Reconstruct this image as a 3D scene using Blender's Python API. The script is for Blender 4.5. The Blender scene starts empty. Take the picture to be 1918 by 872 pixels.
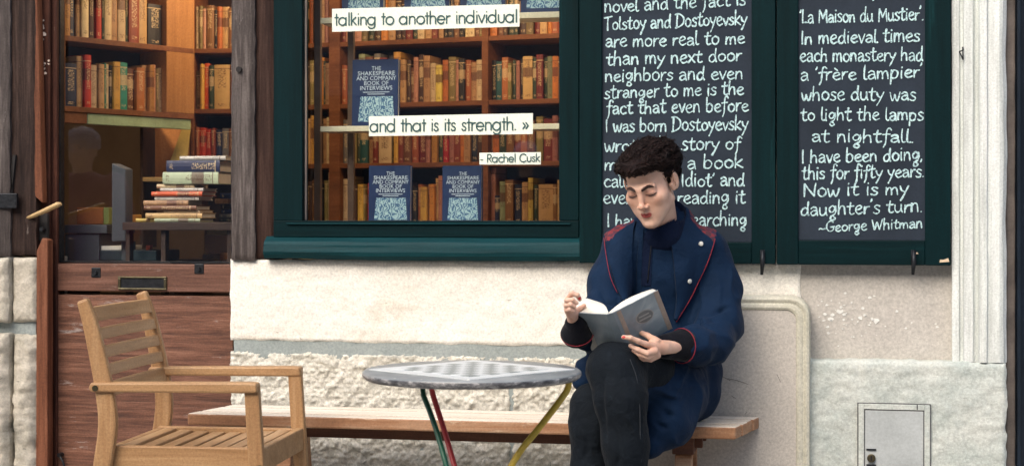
import bpy, bmesh, math, random
import numpy as np
from mathutils import Vector, Matrix
from mathutils.bvhtree import BVHTree
random.seed(7)
scene = bpy.context.scene
COL = scene.collection
# ------------------------------------------------------------------ camera
TH = math.radians(12.0)          # the camera looks a little to the left of the facade's normal
F, HY, CX = 3000.0, 405.0, 959.0 # focal length, horizon row and centre column, in photograph pixels
CAMH, D0 = 1.12, 5.65
r2 = np.array([math.cos(TH), math.sin(TH)]); d2 = np.array([-math.sin(TH), math.cos(TH)])
C2 = -D0 * d2
cam_d = bpy.data.cameras.new('camera'); cam = bpy.data.objects.new('camera', cam_d); COL.objects.link(cam)
cam.location = (C2[0], C2[1], CAMH); cam.rotation_euler = (math.pi/2, 0, TH)
cam_d.sensor_width = 36.0; cam_d.lens = F/1918*36.0; cam_d.shift_y = -(436-HY)/1918
cam_d.clip_end = 200; cam_d.clip_start = 0.05
cam_d.dof.use_dof = True; cam_d.dof.focus_distance = 5.1; cam_d.dof.aperture_fstop = 5.0
scene.camera = cam
# ------------------------------------------------------------------ light
w = bpy.data.worlds.new("World"); scene.world = w; w.use_nodes = True
nt = w.node_tree; nt.nodes.clear()
sky = nt.nodes.new('ShaderNodeTexSky'); sky.sky_type = 'NISHITA'; sky.sun_disc = False
SUN_EL, SUN_AZ = math.radians(42), math.radians(200)
sky.sun_elevation = SUN_EL; sky.sun_rotation = SUN_AZ; sky.air_density = 1.0; sky.dust_density = 4.0; sky.ozone_density = 0.6
bg = nt.nodes.new('ShaderNodeBackground'); bg.inputs['Strength'].default_value = 0.15
wo = nt.nodes.new('ShaderNodeOutputWorld')
nt.links.new(sky.outputs[0], bg.inputs[0]); nt.links.new(bg.outputs[0], wo.inputs[0])
sl = bpy.data.lights.new('sun', 'SUN'); sl.energy = 1.5; sl.angle = math.radians(50); sl.color = (1.0, 0.95, 0.88)
so = bpy.data.objects.new('sun', sl); COL.objects.link(so)
# sky: rotation 0 puts the sun at +Y, growing clockwise seen from above
sdir = Vector((math.sin(SUN_AZ)*math.cos(SUN_EL), math.cos(SUN_AZ)*math.cos(SUN_EL), math.sin(SUN_EL)))
so.rotation_euler = (-sdir).to_track_quat('-Z', 'Y').to_euler(); so.location = sdir*20
scene.view_settings.view_transform = 'Standard'; scene.view_settings.look = 'None'
scene.view_settings.exposure = 0.86; scene.view_settings.gamma = 1.0
scene.render.engine = 'CYCLES'
try:
    scene.cycles.use_denoising = True; scene.cycles.denoiser = 'OPENIMAGEDENOISE'
    scene.cycles.max_bounces = 8; scene.cycles.transparent_max_bounces = 12
except Exception: pass
# ------------------------------------------------------------------ placing
def U(px, py, D):
    p = C2 + r2*((px-CX)/F*D) + d2*D
    return np.array([p[0], p[1], CAMH-(py-HY)/F*D])
def W(px, py, y=0.0):
    v = d2 + r2*((px-CX)/F); t = (y-C2[1])/v[1]
    return np.array([C2[0]+v[0]*t, y, CAMH-(py-HY)/F*t])
def L2W(l, D, z):
    p = C2 + r2*l + d2*D
    return np.array([p[0], p[1], z])
def w2p(P):
    P = np.asarray(P); q = P[..., :2]-C2; D = q@d2; l = q@r2
    return np.stack([CX+F*l/D, HY+(CAMH-P[..., 2])*F/D, D], -1)
# ------------------------------------------------------------------ noise
def _h(i, j, k, s):
    n = (i*374761393 + j*668265263 + k*2147483647 + s*974634777) & 0xffffffff
    n = ((n ^ (n >> 13))*1274126177) & 0xffffffff
    return ((n ^ (n >> 16)) & 0xffffff)/float(0xffffff)
def vnoise(P, s=0):
    P = np.asarray(P, float); I = np.floor(P).astype(np.int64); f = P-I; f = f*f*(3-2*f)
    o = 0
    for a in (0, 1):
        for b in (0, 1):
            for c in (0, 1):
                wt = (f[..., 0] if a else 1-f[..., 0])*(f[..., 1] if b else 1-f[..., 1])*(f[..., 2] if c else 1-f[..., 2])
                o = o + wt*_h(I[..., 0]+a, I[..., 1]+b, I[..., 2]+c, s)
    return o
def fbm(P, oct=4, s=0):
    P = np.asarray(P, float); o = 0; a = .5; t = 0
    for i in range(oct):
        o = o + a*vnoise(P*2**i, s+i*17); t += a; a *= .5
    return o/t
# ------------------------------------------------------------------ objects
def tag(o, label=None, cat=None, group=None, kind=None):
    if label: o['label'] = label
    if cat: o['category'] = cat
    if group: o['group'] = group
    if kind: o['kind'] = kind
    return o
def empty(name, loc, label=None, cat=None, group=None, kind=None, rz=0.0):
    o = bpy.data.objects.new(name, None); COL.objects.link(o); o.location = loc; o.rotation_euler = (0, 0, rz)
    o.empty_display_size = .1
    tag(o, label, cat, group, kind); bpy.context.view_layer.update()
    return o
def link_mesh(name, me, mats, parent=None, smooth=False, world=True, bevel=0):
    for m in (mats if isinstance(mats, (list, tuple)) else [mats]):
        if m is not None: me.materials.append(m)
    o = bpy.data.objects.new(name, me); COL.objects.link(o)
    if smooth:
        for p in me.polygons: p.use_smooth = True
    if parent is not None:
        o.parent = parent
        if world: o.matrix_parent_inverse = mat_world(parent).inverted()
    if bevel:
        b = o.modifiers.new('edge', 'BEVEL'); b.width = bevel; b.segments = 2; b.limit_method = 'ANGLE'; b.angle_limit = math.radians(50)
    return o
def mat_world(o):
    m = Matrix.LocRotScale(o.location, o.rotation_euler, o.scale)
    if o.parent: return mat_world(o.parent) @ o.matrix_parent_inverse @ m
    return m
class MB:
    """collects shapes, becomes ONE mesh object"""
    def __init__(s): s.v = []; s.f = []; s.m = []
    def add(s, vs, fs, mi=0):
        n = len(s.v); s.v += [tuple(map(float, p)) for p in vs]; s.f += [tuple(i+n for i in f) for f in fs]; s.m += [mi]*len(fs)
        return s
    def box(s, a, b, mi=0):
        (x0, y0, z0), (x1, y1, z1) = [[min(p, q) for p, q in zip(a, b)], [max(p, q) for p, q in zip(a, b)]]
        return s.hexa([(x0,y0,z0),(x1,y0,z0),(x1,y1,z0),(x0,y1,z0),(x0,y0,z1),(x1,y0,z1),(x1,y1,z1),(x0,y1,z1)], mi)
    def hexa(s, p, mi=0):
        return s.add(p, [(0,3,2,1),(4,5,6,7),(0,1,5,4),(1,2,6,5),(2,3,7,6),(3,0,4,7)], mi)
    def prism(s, poly, ext, mi=0):
        n = len(poly); poly = [np.array(p, float) for p in poly]; e = np.array(ext, float)
        return s.add(poly+[p+e for p in poly], [tuple(range(n))[::-1], tuple(range(n, 2*n))]+[(i, (i+1) % n, (i+1) % n+n, i+n) for i in range(n)], mi)
    def tube(s, pts, r, n=8, mi=0, cap=True, flat=1.0):
        pts = [np.array(p, float) for p in pts]; R = r if hasattr(r, '__len__') else [r]*len(pts)
        rings = []; up = None
        for i, p in enumerate(pts):
            t = pts[min(i+1, len(pts)-1)]-pts[max(i-1, 0)]; t = t/(np.linalg.norm(t)+1e-9)
            if up is None: up = np.array([0, 0, 1.]) if abs(t[2]) < .9 else np.array([1., 0, 0])
            a = np.cross(t, up); a /= np.linalg.norm(a)+1e-9; b = np.cross(a, t); up = b
            rings += [p+R[i]*(math.cos(2*math.pi*k/n)*a+flat*math.sin(2*math.pi*k/n)*b) for k in range(n)]
        f = []
        for i in range(len(pts)-1):
            for k in range(n): f.append((i*n+k, i*n+(k+1) % n, (i+1)*n+(k+1) % n, (i+1)*n+k))
        if cap: f += [tuple(range(n))[::-1], tuple(range((len(pts)-1)*n, len(pts)*n))]
        return s.add(rings, f, mi)
    def grid(s, P, mi=0, closed=False, flip=False):
        P = np.asarray(P); a, b = P.shape[:2]; f = []
        for i in range(a-1):
            for j in range(b-(0 if closed else 1)):
                q = (i*b+j, i*b+(j+1) % b, (i+1)*b+(j+1) % b, (i+1)*b+j)
                f.append(q[::-1] if flip else q)
        return s.add(P.reshape(-1, 3), f, mi)
    def rings(s, R, mi=0, cap0=True, cap1=True):
        R = np.asarray(R); a, b = R.shape[:2]; n0 = len(s.v)
        s.grid(R, mi, closed=True)
        if cap0: s.f.append(tuple(n0+i for i in range(b))[::-1]); s.m.append(mi)
        if cap1: s.f.append(tuple(n0+(a-1)*b+i for i in range(b))); s.m.append(mi)
        return s
    def mesh(s, name):
        me = bpy.data.meshes.new(name); me.from_pydata(s.v, [], s.f)
        me.polygons.foreach_set('material_index', s.m); me.update(); return me
    def build(s, name, mats, parent=None, smooth=False, bevel=0, world=True, fix=False):
        me = s.mesh(name)
        if fix:
            bm = bmesh.new(); bm.from_mesh(me); bmesh.ops.recalc_face_normals(bm, faces=bm.faces); bm.to_mesh(me); bm.free()
        return link_mesh(name, me, mats, parent, smooth, world, bevel)
def smooth_pts(pts, n=6):
    pts = [np.array(p, float) for p in pts]
    if len(pts) < 3: return pts
    P = [2*pts[0]-pts[1]]+pts+[2*pts[-1]-pts[-2]]; out = []
    for i in range(1, len(P)-2):
        for k in range(n):
            t = k/n; a, b, c, d = P[i-1], P[i], P[i+1], P[i+2]
            out.append(.5*((2*b)+(-a+c)*t+(2*a-5*b+4*c-d)*t*t+(-a+3*b-3*c+d)*t**3))
    out.append(pts[-1]); return out
def resample(pts, n):
    pts = np.array([np.array(p, float) for p in pts]); L = np.r_[0, np.cumsum(np.linalg.norm(np.diff(pts, axis=0), axis=1))]
    t = np.linspace(0, L[-1], n); return np.stack([np.interp(t, L, pts[:, i]) for i in range(pts.shape[1])], -1)
# ------------------------------------------------------------------ materials
def newmat(name):
    m = bpy.data.materials.new(name); m.use_nodes = True; nt = m.node_tree
    b = nt.nodes['Principled BSDF']; return m, nt, b
def nd(nt, t, **k):
    n = nt.nodes.new(t)
    for a, v in k.items(): setattr(n, a, v)
    return n
def rgb(c): return (c[0], c[1], c[2], 1.0)
def ramp(nt, stops, src, interp='LINEAR'):
    r = nd(nt, 'ShaderNodeValToRGB'); e = r.color_ramp; e.interpolation = interp
    e.elements[0].position = stops[0][0]; e.elements[0].color = rgb(stops[0][1])
    e.elements[1].position = stops[-1][0]; e.elements[1].color = rgb(stops[-1][1])
    for p, c in stops[1:-1]:
        x = e.elements.new(p); x.color = rgb(c)
    nt.links.new(src, r.inputs[0]); return r.outputs[0]
def coords(nt, scale=(1, 1, 1), kind='Object', rot=(0, 0, 0)):
    tc = nd(nt, 'ShaderNodeTexCoord'); mp = nd(nt, 'ShaderNodeMapping')
    mp.inputs['Scale'].default_value = scale; mp.inputs['Rotation'].default_value = rot
    nt.links.new(tc.outputs[kind], mp.inputs[0]); return mp.outputs[0]
def noise(nt, vec, scale, detail=5, rough=.6, dist=0.0):
    n = nd(nt, 'ShaderNodeTexNoise'); n.inputs['Scale'].default_value = scale; n.inputs['Detail'].default_value = detail
    n.inputs['Roughness'].default_value = rough; n.inputs['Distortion'].default_value = dist
    nt.links.new(vec, n.inputs['Vector']); return n.outputs['Fac']
def mixc(nt, fac, a, b, mode='MIX'):
    m = nd(nt, 'ShaderNodeMix', data_type='RGBA', blend_type=mode)
    for v, i in ((fac, 0), (a, 6), (b, 7)):
        if hasattr(v, 'default_value') or hasattr(v, 'is_output'): nt.links.new(v, m.inputs[i])
        elif isinstance(v, (tuple, list)): m.inputs[i].default_value = rgb(v)
        else: m.inputs[i].default_value = v
    return m.outputs[2]
def math_(nt, op, a, b=0.0, c=None):
    m = nd(nt, 'ShaderNodeMath', operation=op)
    for v, i in ((a, 0), (b, 1), (c, 2)):
        if v is None: continue
        if hasattr(v, 'is_output'): nt.links.new(v, m.inputs[i])
        else: m.inputs[i].default_value = v
    return m.outputs[0]
def bump(nt, b, h, strength=.5, dist=.01):
    n = nd(nt, 'ShaderNodeBump'); n.inputs['Strength'].default_value = strength; n.inputs['Distance'].default_value = dist
    nt.links.new(h, n.inputs['Height'])
    if b.inputs['Normal'].links: nt.links.new(b.inputs['Normal'].links[0].from_socket, n.inputs['Normal'])
    nt.links.new(n.outputs[0], b.inputs['Normal'])
def grit(nt, c, amt=.22, sc=130, rough=.7):
    g = ramp(nt, [(.34, (1-amt,)*3), (.66, (1+amt*.5,)*3)], noise(nt, coords(nt), sc, 5, rough)); return mixc(nt, 1.0, c, g, 'MULTIPLY')
def M(name, c, rough=.6, var=.15, scale=8, bumps=0.0, bscale=60, metal=0.0, stretch=(1, 1, 1), spec=None, c2=None, sheen=0):
    """plain surface with mottled colour and fine relief"""
    m, nt, b = newmat(name); v = coords(nt, stretch)
    a = tuple(x*(1-var) for x in c); d = c2 or tuple(min(1, x*(1+var)) for x in c)
    f = noise(nt, v, scale, 6, .65)
    nt.links.new(grit(nt, ramp(nt, [(.32, a), (.68, d)], f), .12), b.inputs['Base Color'])
    b.inputs['Roughness'].default_value = rough; b.inputs['Metallic'].default_value = metal
    if spec is not None: b.inputs['Specular IOR Level'].default_value = spec
    if sheen: b.inputs['Sheen Weight'].default_value = sheen
    if bumps: bump(nt, b, noise(nt, v, bscale, 4, .6), bumps, .004)
    return m
def wood(name, dark, mid, light, axis='Z', rough=.6, scale=1.0, bumps=.35, worn=None, worn_t=.62, spec=.35):
    m, nt, b = newmat(name)
    s = {'X': (1.2, 22, 22), 'Y': (22, 1.2, 22), 'Z': (22, 22, 1.2)}[axis]; s = tuple(x*scale for x in s)
    v = coords(nt, s); info = nd(nt, 'ShaderNodeObjectInfo')
    off = nd(nt, 'ShaderNodeVectorMath', operation='ADD'); nt.links.new(v, off.inputs[0])
    cmb = nd(nt, 'ShaderNodeCombineXYZ'); r = math_(nt, 'MULTIPLY', info.outputs['Random'], 40.0)
    for i in range(3): nt.links.new(r, cmb.inputs[i])
    nt.links.new(cmb.outputs[0], off.inputs[1]); v = off.outputs[0]
    n1 = noise(nt, v, 1.0, 8, .62, .6); n2 = noise(nt, v, 5.0, 4, .7)
    f = math_(nt, 'ADD', math_(nt, 'MULTIPLY', n1, .7), math_(nt, 'MULTIPLY', n2, .3))
    c = ramp(nt, [(.30, dark), (.5, mid), (.70, light)], f)
    v2 = coords(nt, (1, 1, 1)); big = noise(nt, v2, 2.6, 5, .6)
    c = mixc(nt, math_(nt, 'MULTIPLY', ramp(nt, [(.35, (0, 0, 0)), (.7, (1, 1, 1))], big), .35), c, dark)
    if worn is not None:
        s3 = {'X': (2, 9, 9), 'Y': (9, 2, 9), 'Z': (9, 9, 2)}[axis]
        wn = noise(nt, coords(nt, s3), 2.2, 9, .75)
        c = mixc(nt, ramp(nt, [(worn_t, (0, 0, 0)), (worn_t+.09, (1, 1, 1))], wn), c, worn)
    c = grit(nt, c, .22, 150); nt.links.new(c, b.inputs['Base Color']); b.inputs['Roughness'].default_value = rough; b.inputs['Specular IOR Level'].default_value = spec
    bump(nt, b, f, bumps, .004); return m
def paint(name, c, rough=.35, chip=(.3, .22, .15), chip_t=.74, streak='X', spec=.5, light=None, lt=.62, bumps=.25):
    """old gloss paint over wood: brush streaks, chips"""
    m, nt, b = newmat(name)
    s = {'X': (1.5, 30, 30), 'Z': (30, 30, 1.5)}[streak]
    st = noise(nt, coords(nt, s), 1.6, 7, .65)
    col = ramp(nt, [(.3, tuple(x*.75 for x in c)), (.7, tuple(x*1.3 for x in c))], st)
    if light:
        lf = noise(nt, coords(nt, tuple(x*.6 for x in s)), 1.3, 8, .7)
        col = mixc(nt, ramp(nt, [(lt, (0, 0, 0)), (lt+.12, (1, 1, 1))], lf), col, light)
    cf = noise(nt, coords(nt, (1, 1, 1)), 26, 8, .72)
    mask = ramp(nt, [(chip_t, (0, 0, 0)), (chip_t+.02, (1, 1, 1))], cf)
    col = grit(nt, mixc(nt, mask, col, chip), .2, 170); nt.links.new(col, b.inputs['Base Color'])
    b.inputs['Roughness'].default_value = rough; b.inputs['Specular IOR Level'].default_value = spec
    bump(nt, b, st, bumps, .003); bump(nt, b, noise(nt, coords(nt), 160, 3), .08, .002); return m
def stone(name, a, bcol, stain, rough=.9, scale=3, bs=40, bst=.5, pits=True, stain_t=.58, gr=.26):
    m, nt, b = newmat(name); v = coords(nt)
    c = ramp(nt, [(.3, a), (.7, bcol)], noise(nt, v, scale, 8, .65))
    s = noise(nt, coords(nt, (1.3, 1, 2.4)), 2.3, 7, .7, .4)
    c = mixc(nt, ramp(nt, [(stain_t, (0, 0, 0)), (stain_t+.2, (.8, .8, .8))], s), c, stain)
    fine = noise(nt, v, bs, 8, .7)
    if pits:
        pv = noise(nt, coords(nt, (1, 1, 1.8)), 34, 3, .5)
        pm = ramp(nt, [(.70, (0, 0, 0)), (.735, (1, 1, 1))], pv)
        c = mixc(nt, math_(nt, 'MULTIPLY', pm, .55), c, stain)
        bump(nt, b, math_(nt, 'SUBTRACT', 1.0, pm), .6, .006)
    c = grit(nt, c, gr, 110, .8); nt.links.new(c, b.inputs['Base Color']); b.inputs['Roughness'].default_value = rough
    b.inputs['Specular IOR Level'].default_value = .2
    bump(nt, b, fine, bst, .006); return m
def glass(name, tint=(1, 1, 1), refl=1.0):
    m, nt, b = newmat(name); out = nt.nodes['Material Output']
    tr = nd(nt, 'ShaderNodeBsdfTransparent'); tr.inputs[0].default_value = rgb(tint)
    gl = nd(nt, 'ShaderNodeBsdfGlossy'); gl.inputs['Roughness'].default_value = .012
    fr = nd(nt, 'ShaderNodeLayerWeight'); fr.inputs[0].default_value = .5
    f = math_(nt, 'MULTIPLY_ADD', math_(nt, 'POWER', fr.outputs['Facing'], 5.0), .95, .058*refl)
    mx = nd(nt, 'ShaderNodeMixShader'); nt.links.new(f, mx.inputs[0]); nt.links.new(tr.outputs[0], mx.inputs[1]); nt.links.new(gl.outputs[0], mx.inputs[2])
    nt.links.new(mx.outputs[0], out.inputs[0]); return m
T = {}
T['stone'] = stone('cream_stone', (.78, .75, .66), (.88, .86, .80), (.58, .49, .36), bst=.55, stain_t=.55)
T['rough'] = stone('rough_cut_stone', (.56, .54, .46), (.80, .77, .68), (.26, .28, .27), bst=1.0, bs=42, pits=True, stain_t=.55, scale=14, gr=.4)
T['grey_stone'] = stone('grey_weathered_stone', (.40, .37, .30), (.62, .57, .48), (.22, .22, .20), bst=1.0, bs=45, scale=9)
T['mortar'] = stone('grey_mortar', (.26, .30, .29), (.38, .42, .41), (.20, .25, .25), bst=.4, pits=False)
T['plaster'] = stone('pale_plaster', (.47, .44, .40), (.56, .53, .48), (.40, .35, .31), bst=.25, bs=25, pits=False, stain_t=.6)
T['plinth'] = stone('painted_plinth_stone', (.44, .49, .46), (.62, .64, .59), (.36, .42, .42), bst=.9, bs=30, pits=False, scale=7)
T['slab'] = stone('painted_slab', (.50, .465, .415), (.58, .54, .485), (.42, .40, .38), bst=.18, bs=30, pits=False, stain_t=.62)
T['slab_edge'] = stone('slab_moulding', (.50, .48, .38), (.64, .62, .52), (.42, .42, .35), bst=.2, bs=30, pits=False)
T['white'] = paint('old_white_paint', (.60, .63, .60), .5, (.36, .22, .15), .78, 'Z', bumps=.4, light=(.72, .74, .72), lt=.5)
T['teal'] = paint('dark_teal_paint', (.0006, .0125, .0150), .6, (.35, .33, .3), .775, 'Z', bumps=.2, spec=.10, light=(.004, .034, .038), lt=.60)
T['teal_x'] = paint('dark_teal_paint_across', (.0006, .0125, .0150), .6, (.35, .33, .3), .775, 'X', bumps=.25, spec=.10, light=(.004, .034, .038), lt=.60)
T['sill'] = paint('worn_lit_teal_sill_paint', (.002, .034, .041), .55, (.30, .36, .34), .80, 'X', light=(.010, .075, .082), lt=.58, bumps=.8, spec=.15)  # lighter teal than the frame: daylight gloss put into the colour; chips are wear
T['board'] = M('slate_board', (.019, .028, .042), .8, .22, 5, .2, 40, spec=.25)
T['doorwood'] = wood('old_door_wood', (.035, .015, .011), (.165, .070, .042), (.32, .155, .10), 'X', worn=(.36, .30, .27), worn_t=.60, bumps=.9, scale=3.2)
T['doorrail'] = wood('door_rail_wood', (.06, .026, .018), (.15, .066, .042), (.25, .125, .088), 'X', worn=(.34, .27, .23), worn_t=.62, bumps=.6, scale=2.2)
T['stile'] = wood('dark_stile_wood', (.014, .005, .004), (.050, .017, .011), (.12, .044, .027), 'Z', worn=(.4, .32, .26), worn_t=.70, bumps=.6, scale=2, spec=.2)
T['batten'] = wood('red_brown_batten_wood', (.07, .024, .012), (.18, .066, .034), (.30, .125, .07), 'Z', bumps=.5, scale=2, spec=.2)
T['greypost'] = wood('weathered_grey_timber', (.022, .018, .017), (.078, .064, .060), (.22, .19, .175), 'Z', worn=(.50, .46, .42), worn_t=.62, bumps=1.0, scale=2.2, spec=.15)
T['brownpost'] = wood('brown_timber', (.010, .005, .004), (.036, .018, .014), (.085, .048, .036), 'Z', worn=(.34, .26, .2), worn_t=.68, bumps=.9, scale=2, spec=.15)
T['leftpost'] = wood('left_timber', (.008, .005, .005), (.035, .021, .017), (.10, .063, .050), 'Z', worn=(.40, .35, .31), worn_t=.66, bumps=1.0, scale=2, spec=.15)
T['shelfwood'] = wood('warm_shelf_wood', (.12, .042, .015), (.22, .082, .030), (.32, .135, .055), 'X', bumps=.15)
T['ply'] = wood('plywood_panel', (.30, .13, .04), (.44, .21, .07), (.55, .29, .11), 'Z', bumps=.1)
T['iron'] = M('black_iron', (.02, .022, .026), .45, .4, 30, .5, 90, .6)
T['brass'] = M('dull_brass', (.10, .085, .05), .4, .4, 30, .3, 90, .8)
T['paper'] = M('paper', (.80, .77, .68), .8, .06, 20, .1, 200)
T['strip'] = M('white_vinyl', (.78, .83, .72), .55, .03, 4)
T['ink'] = M('dark_green_lettering', (.020, .075, .075), .5, .2, 30)
T['glass'] = glass('window_glass', refl=1.0)
T['dark'] = M('dark_void', (.012, .010, .010), .8, .3, 6)
T['navywall'] = M('dark_navy_paint', (.006, .013, .024), .35, .4, 5, .15, 50)
# ------------------------------------------------------------------ lettering by pen strokes
def arc(cx, cy, rx, ry, a0, a1, n=14):
    return [(cx+rx*math.cos(math.radians(a0+(a1-a0)*i/n)), cy+ry*math.sin(math.radians(a0+(a1-a0)*i/n))) for i in range(n+1)]
HAND = {
 'a': (.72, [[(.10,.82),(.3,1.0),(.52,.86),(.56,.45),(.62,0)], [(.55,.58),(.3,.56),(.08,.32),(.2,.02),(.42,.10),(.56,.35)]]),
 'b': (.76, [[(.12,1.7),(.09,.9),(.08,.05)], [(.08,.30),(.14,.75),(.38,.98),(.62,.62),(.52,.12),(.28,-.02),(.08,.14)]]),
 'c': (.68, [[(.6,.82),(.42,1),(.16,.78),(.09,.35),(.3,0),(.62,.14)]]),
 'd': (.78, [[(.58,.72),(.38,.98),(.10,.60),(.14,.10),(.38,.02),(.58,.35)], [(.64,1.7),(.59,.9),(.60,.3),(.68,0)]]),
 'e': (.70, [[(.10,.48),(.35,.54),(.58,.74),(.42,1),(.16,.80),(.09,.35),(.32,0),(.64,.16)]]),
 'f': (.56, [[(.64,1.48),(.50,1.70),(.34,1.50),(.28,.7),(.24,-.1),(.10,-.62)], [(.04,.92),(.30,.98),(.56,.98)]]),
 'g': (.76, [[(.56,.80),(.34,1),(.09,.65),(.20,.28),(.44,.36),(.58,.85)], [(.60,.95),(.62,.40),(.50,.02),(.26,-.22),(.16,-.50),(.36,-.68),(.54,-.48),(.40,-.24),(.22,-.18)]]),
 'h': (.76, [[(.14,1.7),(.09,.9),(.07,0)], [(.08,.45),(.26,.90),(.50,.90),(.57,.5),(.58,.0)]]),
 'i': (.32, [[(.14,.96),(.12,.5),(.14,0)], [(.15,1.34),(.17,1.40)]]),
 'k': (.68, [[(.12,1.7),(.09,.9),(.08,0)], [(.56,1.0),(.12,.44)], [(.12,.44),(.34,.26),(.62,0)]]),
 'l': (.36, [[(.15,1.7),(.10,.9),(.11,.2),(.22,0),(.34,.06)]]),
 'm': (1.02, [[(.09,.96),(.07,0)], [(.08,.45),(.24,.90),(.40,.90),(.45,.5),(.45,0)], [(.45,.48),(.60,.90),(.78,.90),(.85,.5),(.87,0)]]),
 'n': (.74, [[(.10,.96),(.08,0)], [(.09,.45),(.28,.93),(.50,.86),(.56,.4),(.58,0)]]),
 'o': (.74, [[(.36,1),(.12,.74),(.12,.24),(.36,0),(.60,.26),(.62,.72),(.36,1)]]),
 'p': (.76, [[(.12,1.0),(.09,.2),(.05,-.66)], [(.09,.5),(.30,.98),(.60,.75),(.52,.16),(.26,.0),(.09,.16)]]),
 'r': (.54, [[(.11,.96),(.09,0)], [(.10,.45),(.28,.88),(.50,.94)]]),
 's': (.60, [[(.52,.86),(.30,1),(.12,.80),(.26,.56),(.48,.34),(.42,.06),(.20,0),(.04,.12)]]),
 't': (.60, [[(.30,1.5),(.24,.9),(.22,.25),(.34,0),(.56,.12)], [(.02,1.02),(.28,1.04),(.54,1.08)]]),
 'u': (.76, [[(.08,.96),(.08,.35),(.22,.02),(.44,.10),(.56,.5),(.57,.96)], [(.57,.96),(.58,.3),(.66,0)]]),
 'v': (.62, [[(.05,.96),(.18,.45),(.29,0)], [(.29,0),(.44,.5),(.58,1.0)]]),
 'w': (.92, [[(.05,.96),(.12,.35),(.22,0),(.36,.35),(.43,.75)], [(.43,.75),(.50,.25),(.62,0),(.76,.4),(.86,1.0)]]),
 'x': (.64, [[(.06,.96),(.3,.5),(.58,0)], [(.58,1.0),(.3,.48),(.04,0)]]),
 'y': (.68, [[(.06,.98),(.14,.55),(.34,.34)], [(.64,1.0),(.46,.45),(.28,-.12),(.06,-.66)]]),
 'è': (.70, [[(.10,.48),(.35,.54),(.58,.74),(.42,1),(.16,.80),(.09,.35),(.32,0),(.64,.16)], [(.20,1.55),(.42,1.25)]]),
 'T': (.84, [[(-.02,1.58),(.4,1.64),(.84,1.72)], [(.40,1.64),(.36,.8),(.38,0)]]),
 'D': (.98, [[(.18,1.60),(.14,.8),(.12,0)], [(-.04,1.58),(.40,1.62),(.84,1.15),(.80,.45),(.40,.04),(.0,-.10)]]),
 'I': (.34, [[(.14,1.6),(.12,.8),(.14,0)]]),
 'L': (.66, [[(.14,1.6),(.10,.8),(.08,.02)], [(.08,.02),(.34,.06),(.62,.02)]]),
 'M': (1.10, [[(.12,0),(.14,.8),(.20,1.6)], [(.20,1.6),(.40,1.0),(.54,.5)], [(.54,.5),(.72,1.1),(.92,1.6)], [(.92,1.6),(.94,.8),(1.0,0)]]),
 'N': (1.02, [[(.10,0),(.12,1.58)], [(.12,1.58),(.45,.8),(.82,.02)], [(.82,.02),(.84,.8),(.92,1.62)]]),
 'G': (.96, [[(.80,1.38),(.52,1.62),(.16,1.20),(.12,.45),(.42,0),(.78,.20),(.82,.66)], [(.50,.66),(.96,.70)]]),
 'W': (1.20, [[(.04,1.6),(.16,.8),(.28,.02)], [(.28,.02),(.42,.6),(.56,1.2)], [(.56,1.2),(.68,.6),(.80,.02)], [(.80,.02),(.96,.8),(1.12,1.66)]]),
 "'": (.24, [[(.14,1.72),(.12,1.55),(.05,1.40)]]), '.': (.26, [[(.09,.02),(.12,.05)]]), ',': (.26, [[(.12,.08),(.10,-.08),(.03,-.22)]]),
 '~': (.72, [[(.02,.42),(.18,.58),(.40,.42),(.66,.50)]]), ' ': (.46, []),
}
SANS = {
 'a': (1.18, [arc(.5,.5,.46,.5,0,360,20), [(.96,1),(.96,0)]]), 'd': (1.18, [arc(.5,.5,.46,.5,0,360,20), [(.96,1.62),(.96,0)]]),
 'o': (1.12, [arc(.56,.5,.48,.5,0,360,20)]), 'e': (1.08, [arc(.53,.5,.45,.5,0,322,20), [(.08,.5),(.98,.5)]]),
 'g': (1.18, [arc(.5,.5,.46,.5,0,360,20), [(.96,1),(.96,-.1)], arc(.53,-.1,.43,.38,0,-155,10)]),
 'c': (.92, [arc(.54,.5,.46,.5,48,312,16)]), 'C': (1.36, [arc(.76,.78,.66,.8,42,318,18)]),
 'n': (.98, [[(.14,1),(.14,0)], arc(.48,.64,.34,.34,180,0,10)+[(.82,0)]]), 'h': (.98, [[(.14,1.62),(.14,0)], arc(.48,.64,.34,.34,180,0,10)+[(.82,0)]]),
 'u': (.98, [[(.12,1)]+arc(.47,.36,.35,.36,180,360,10)+[(.82,1)]]), 'r': (.62, [[(.14,1),(.14,0)], arc(.50,.60,.36,.36,180,75,8)]),
 'i': (.34, [[(.17,1),(.17,0)], [(.16,1.42),(.18,1.42)]]), 'l': (.34, [[(.17,1.62),(.17,0)]]),
 't': (.50, [[(.25,1.45),(.25,0)], [(.03,1),(.48,1)]]), 'k': (.86, [[(.14,1.62),(.14,0)], [(.70,1),(.16,.50)], [(.26,.56),(.78,0)]]),
 's': (.70, [[(.56,.84),(.46,.98),(.24,.98),(.13,.78),(.22,.58),(.46,.46),(.59,.26),(.48,.04),(.22,.02),(.08,.20)]]),
 'v': (.86, [[(.04,1),(.42,0)], [(.42,0),(.80,1)]]), 'y': (.84, [[(.04,1),(.42,.05)], [(.80,1),(.26,-.5)]]),
 'R': (1.0, [[(.16,1.58),(.16,0)], [(.16,1.58),(.5,1.58)]+arc(.5,1.19,.36,.39,90,-90,10)+[(.16,.80)], [(.42,.80),(.88,0)]]),
 '.': (.4, [[(.16,.04),(.19,.04)]]), '-': (.56, [[(.06,.5),(.46,.5)]]),
 '»': (.9, [[(.10,.86),(.38,.5)], [(.38,.5),(.10,.14)], [(.46,.86),(.74,.5)], [(.74,.5),(.46,.14)]]), ' ': (.62, []),
}
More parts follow.
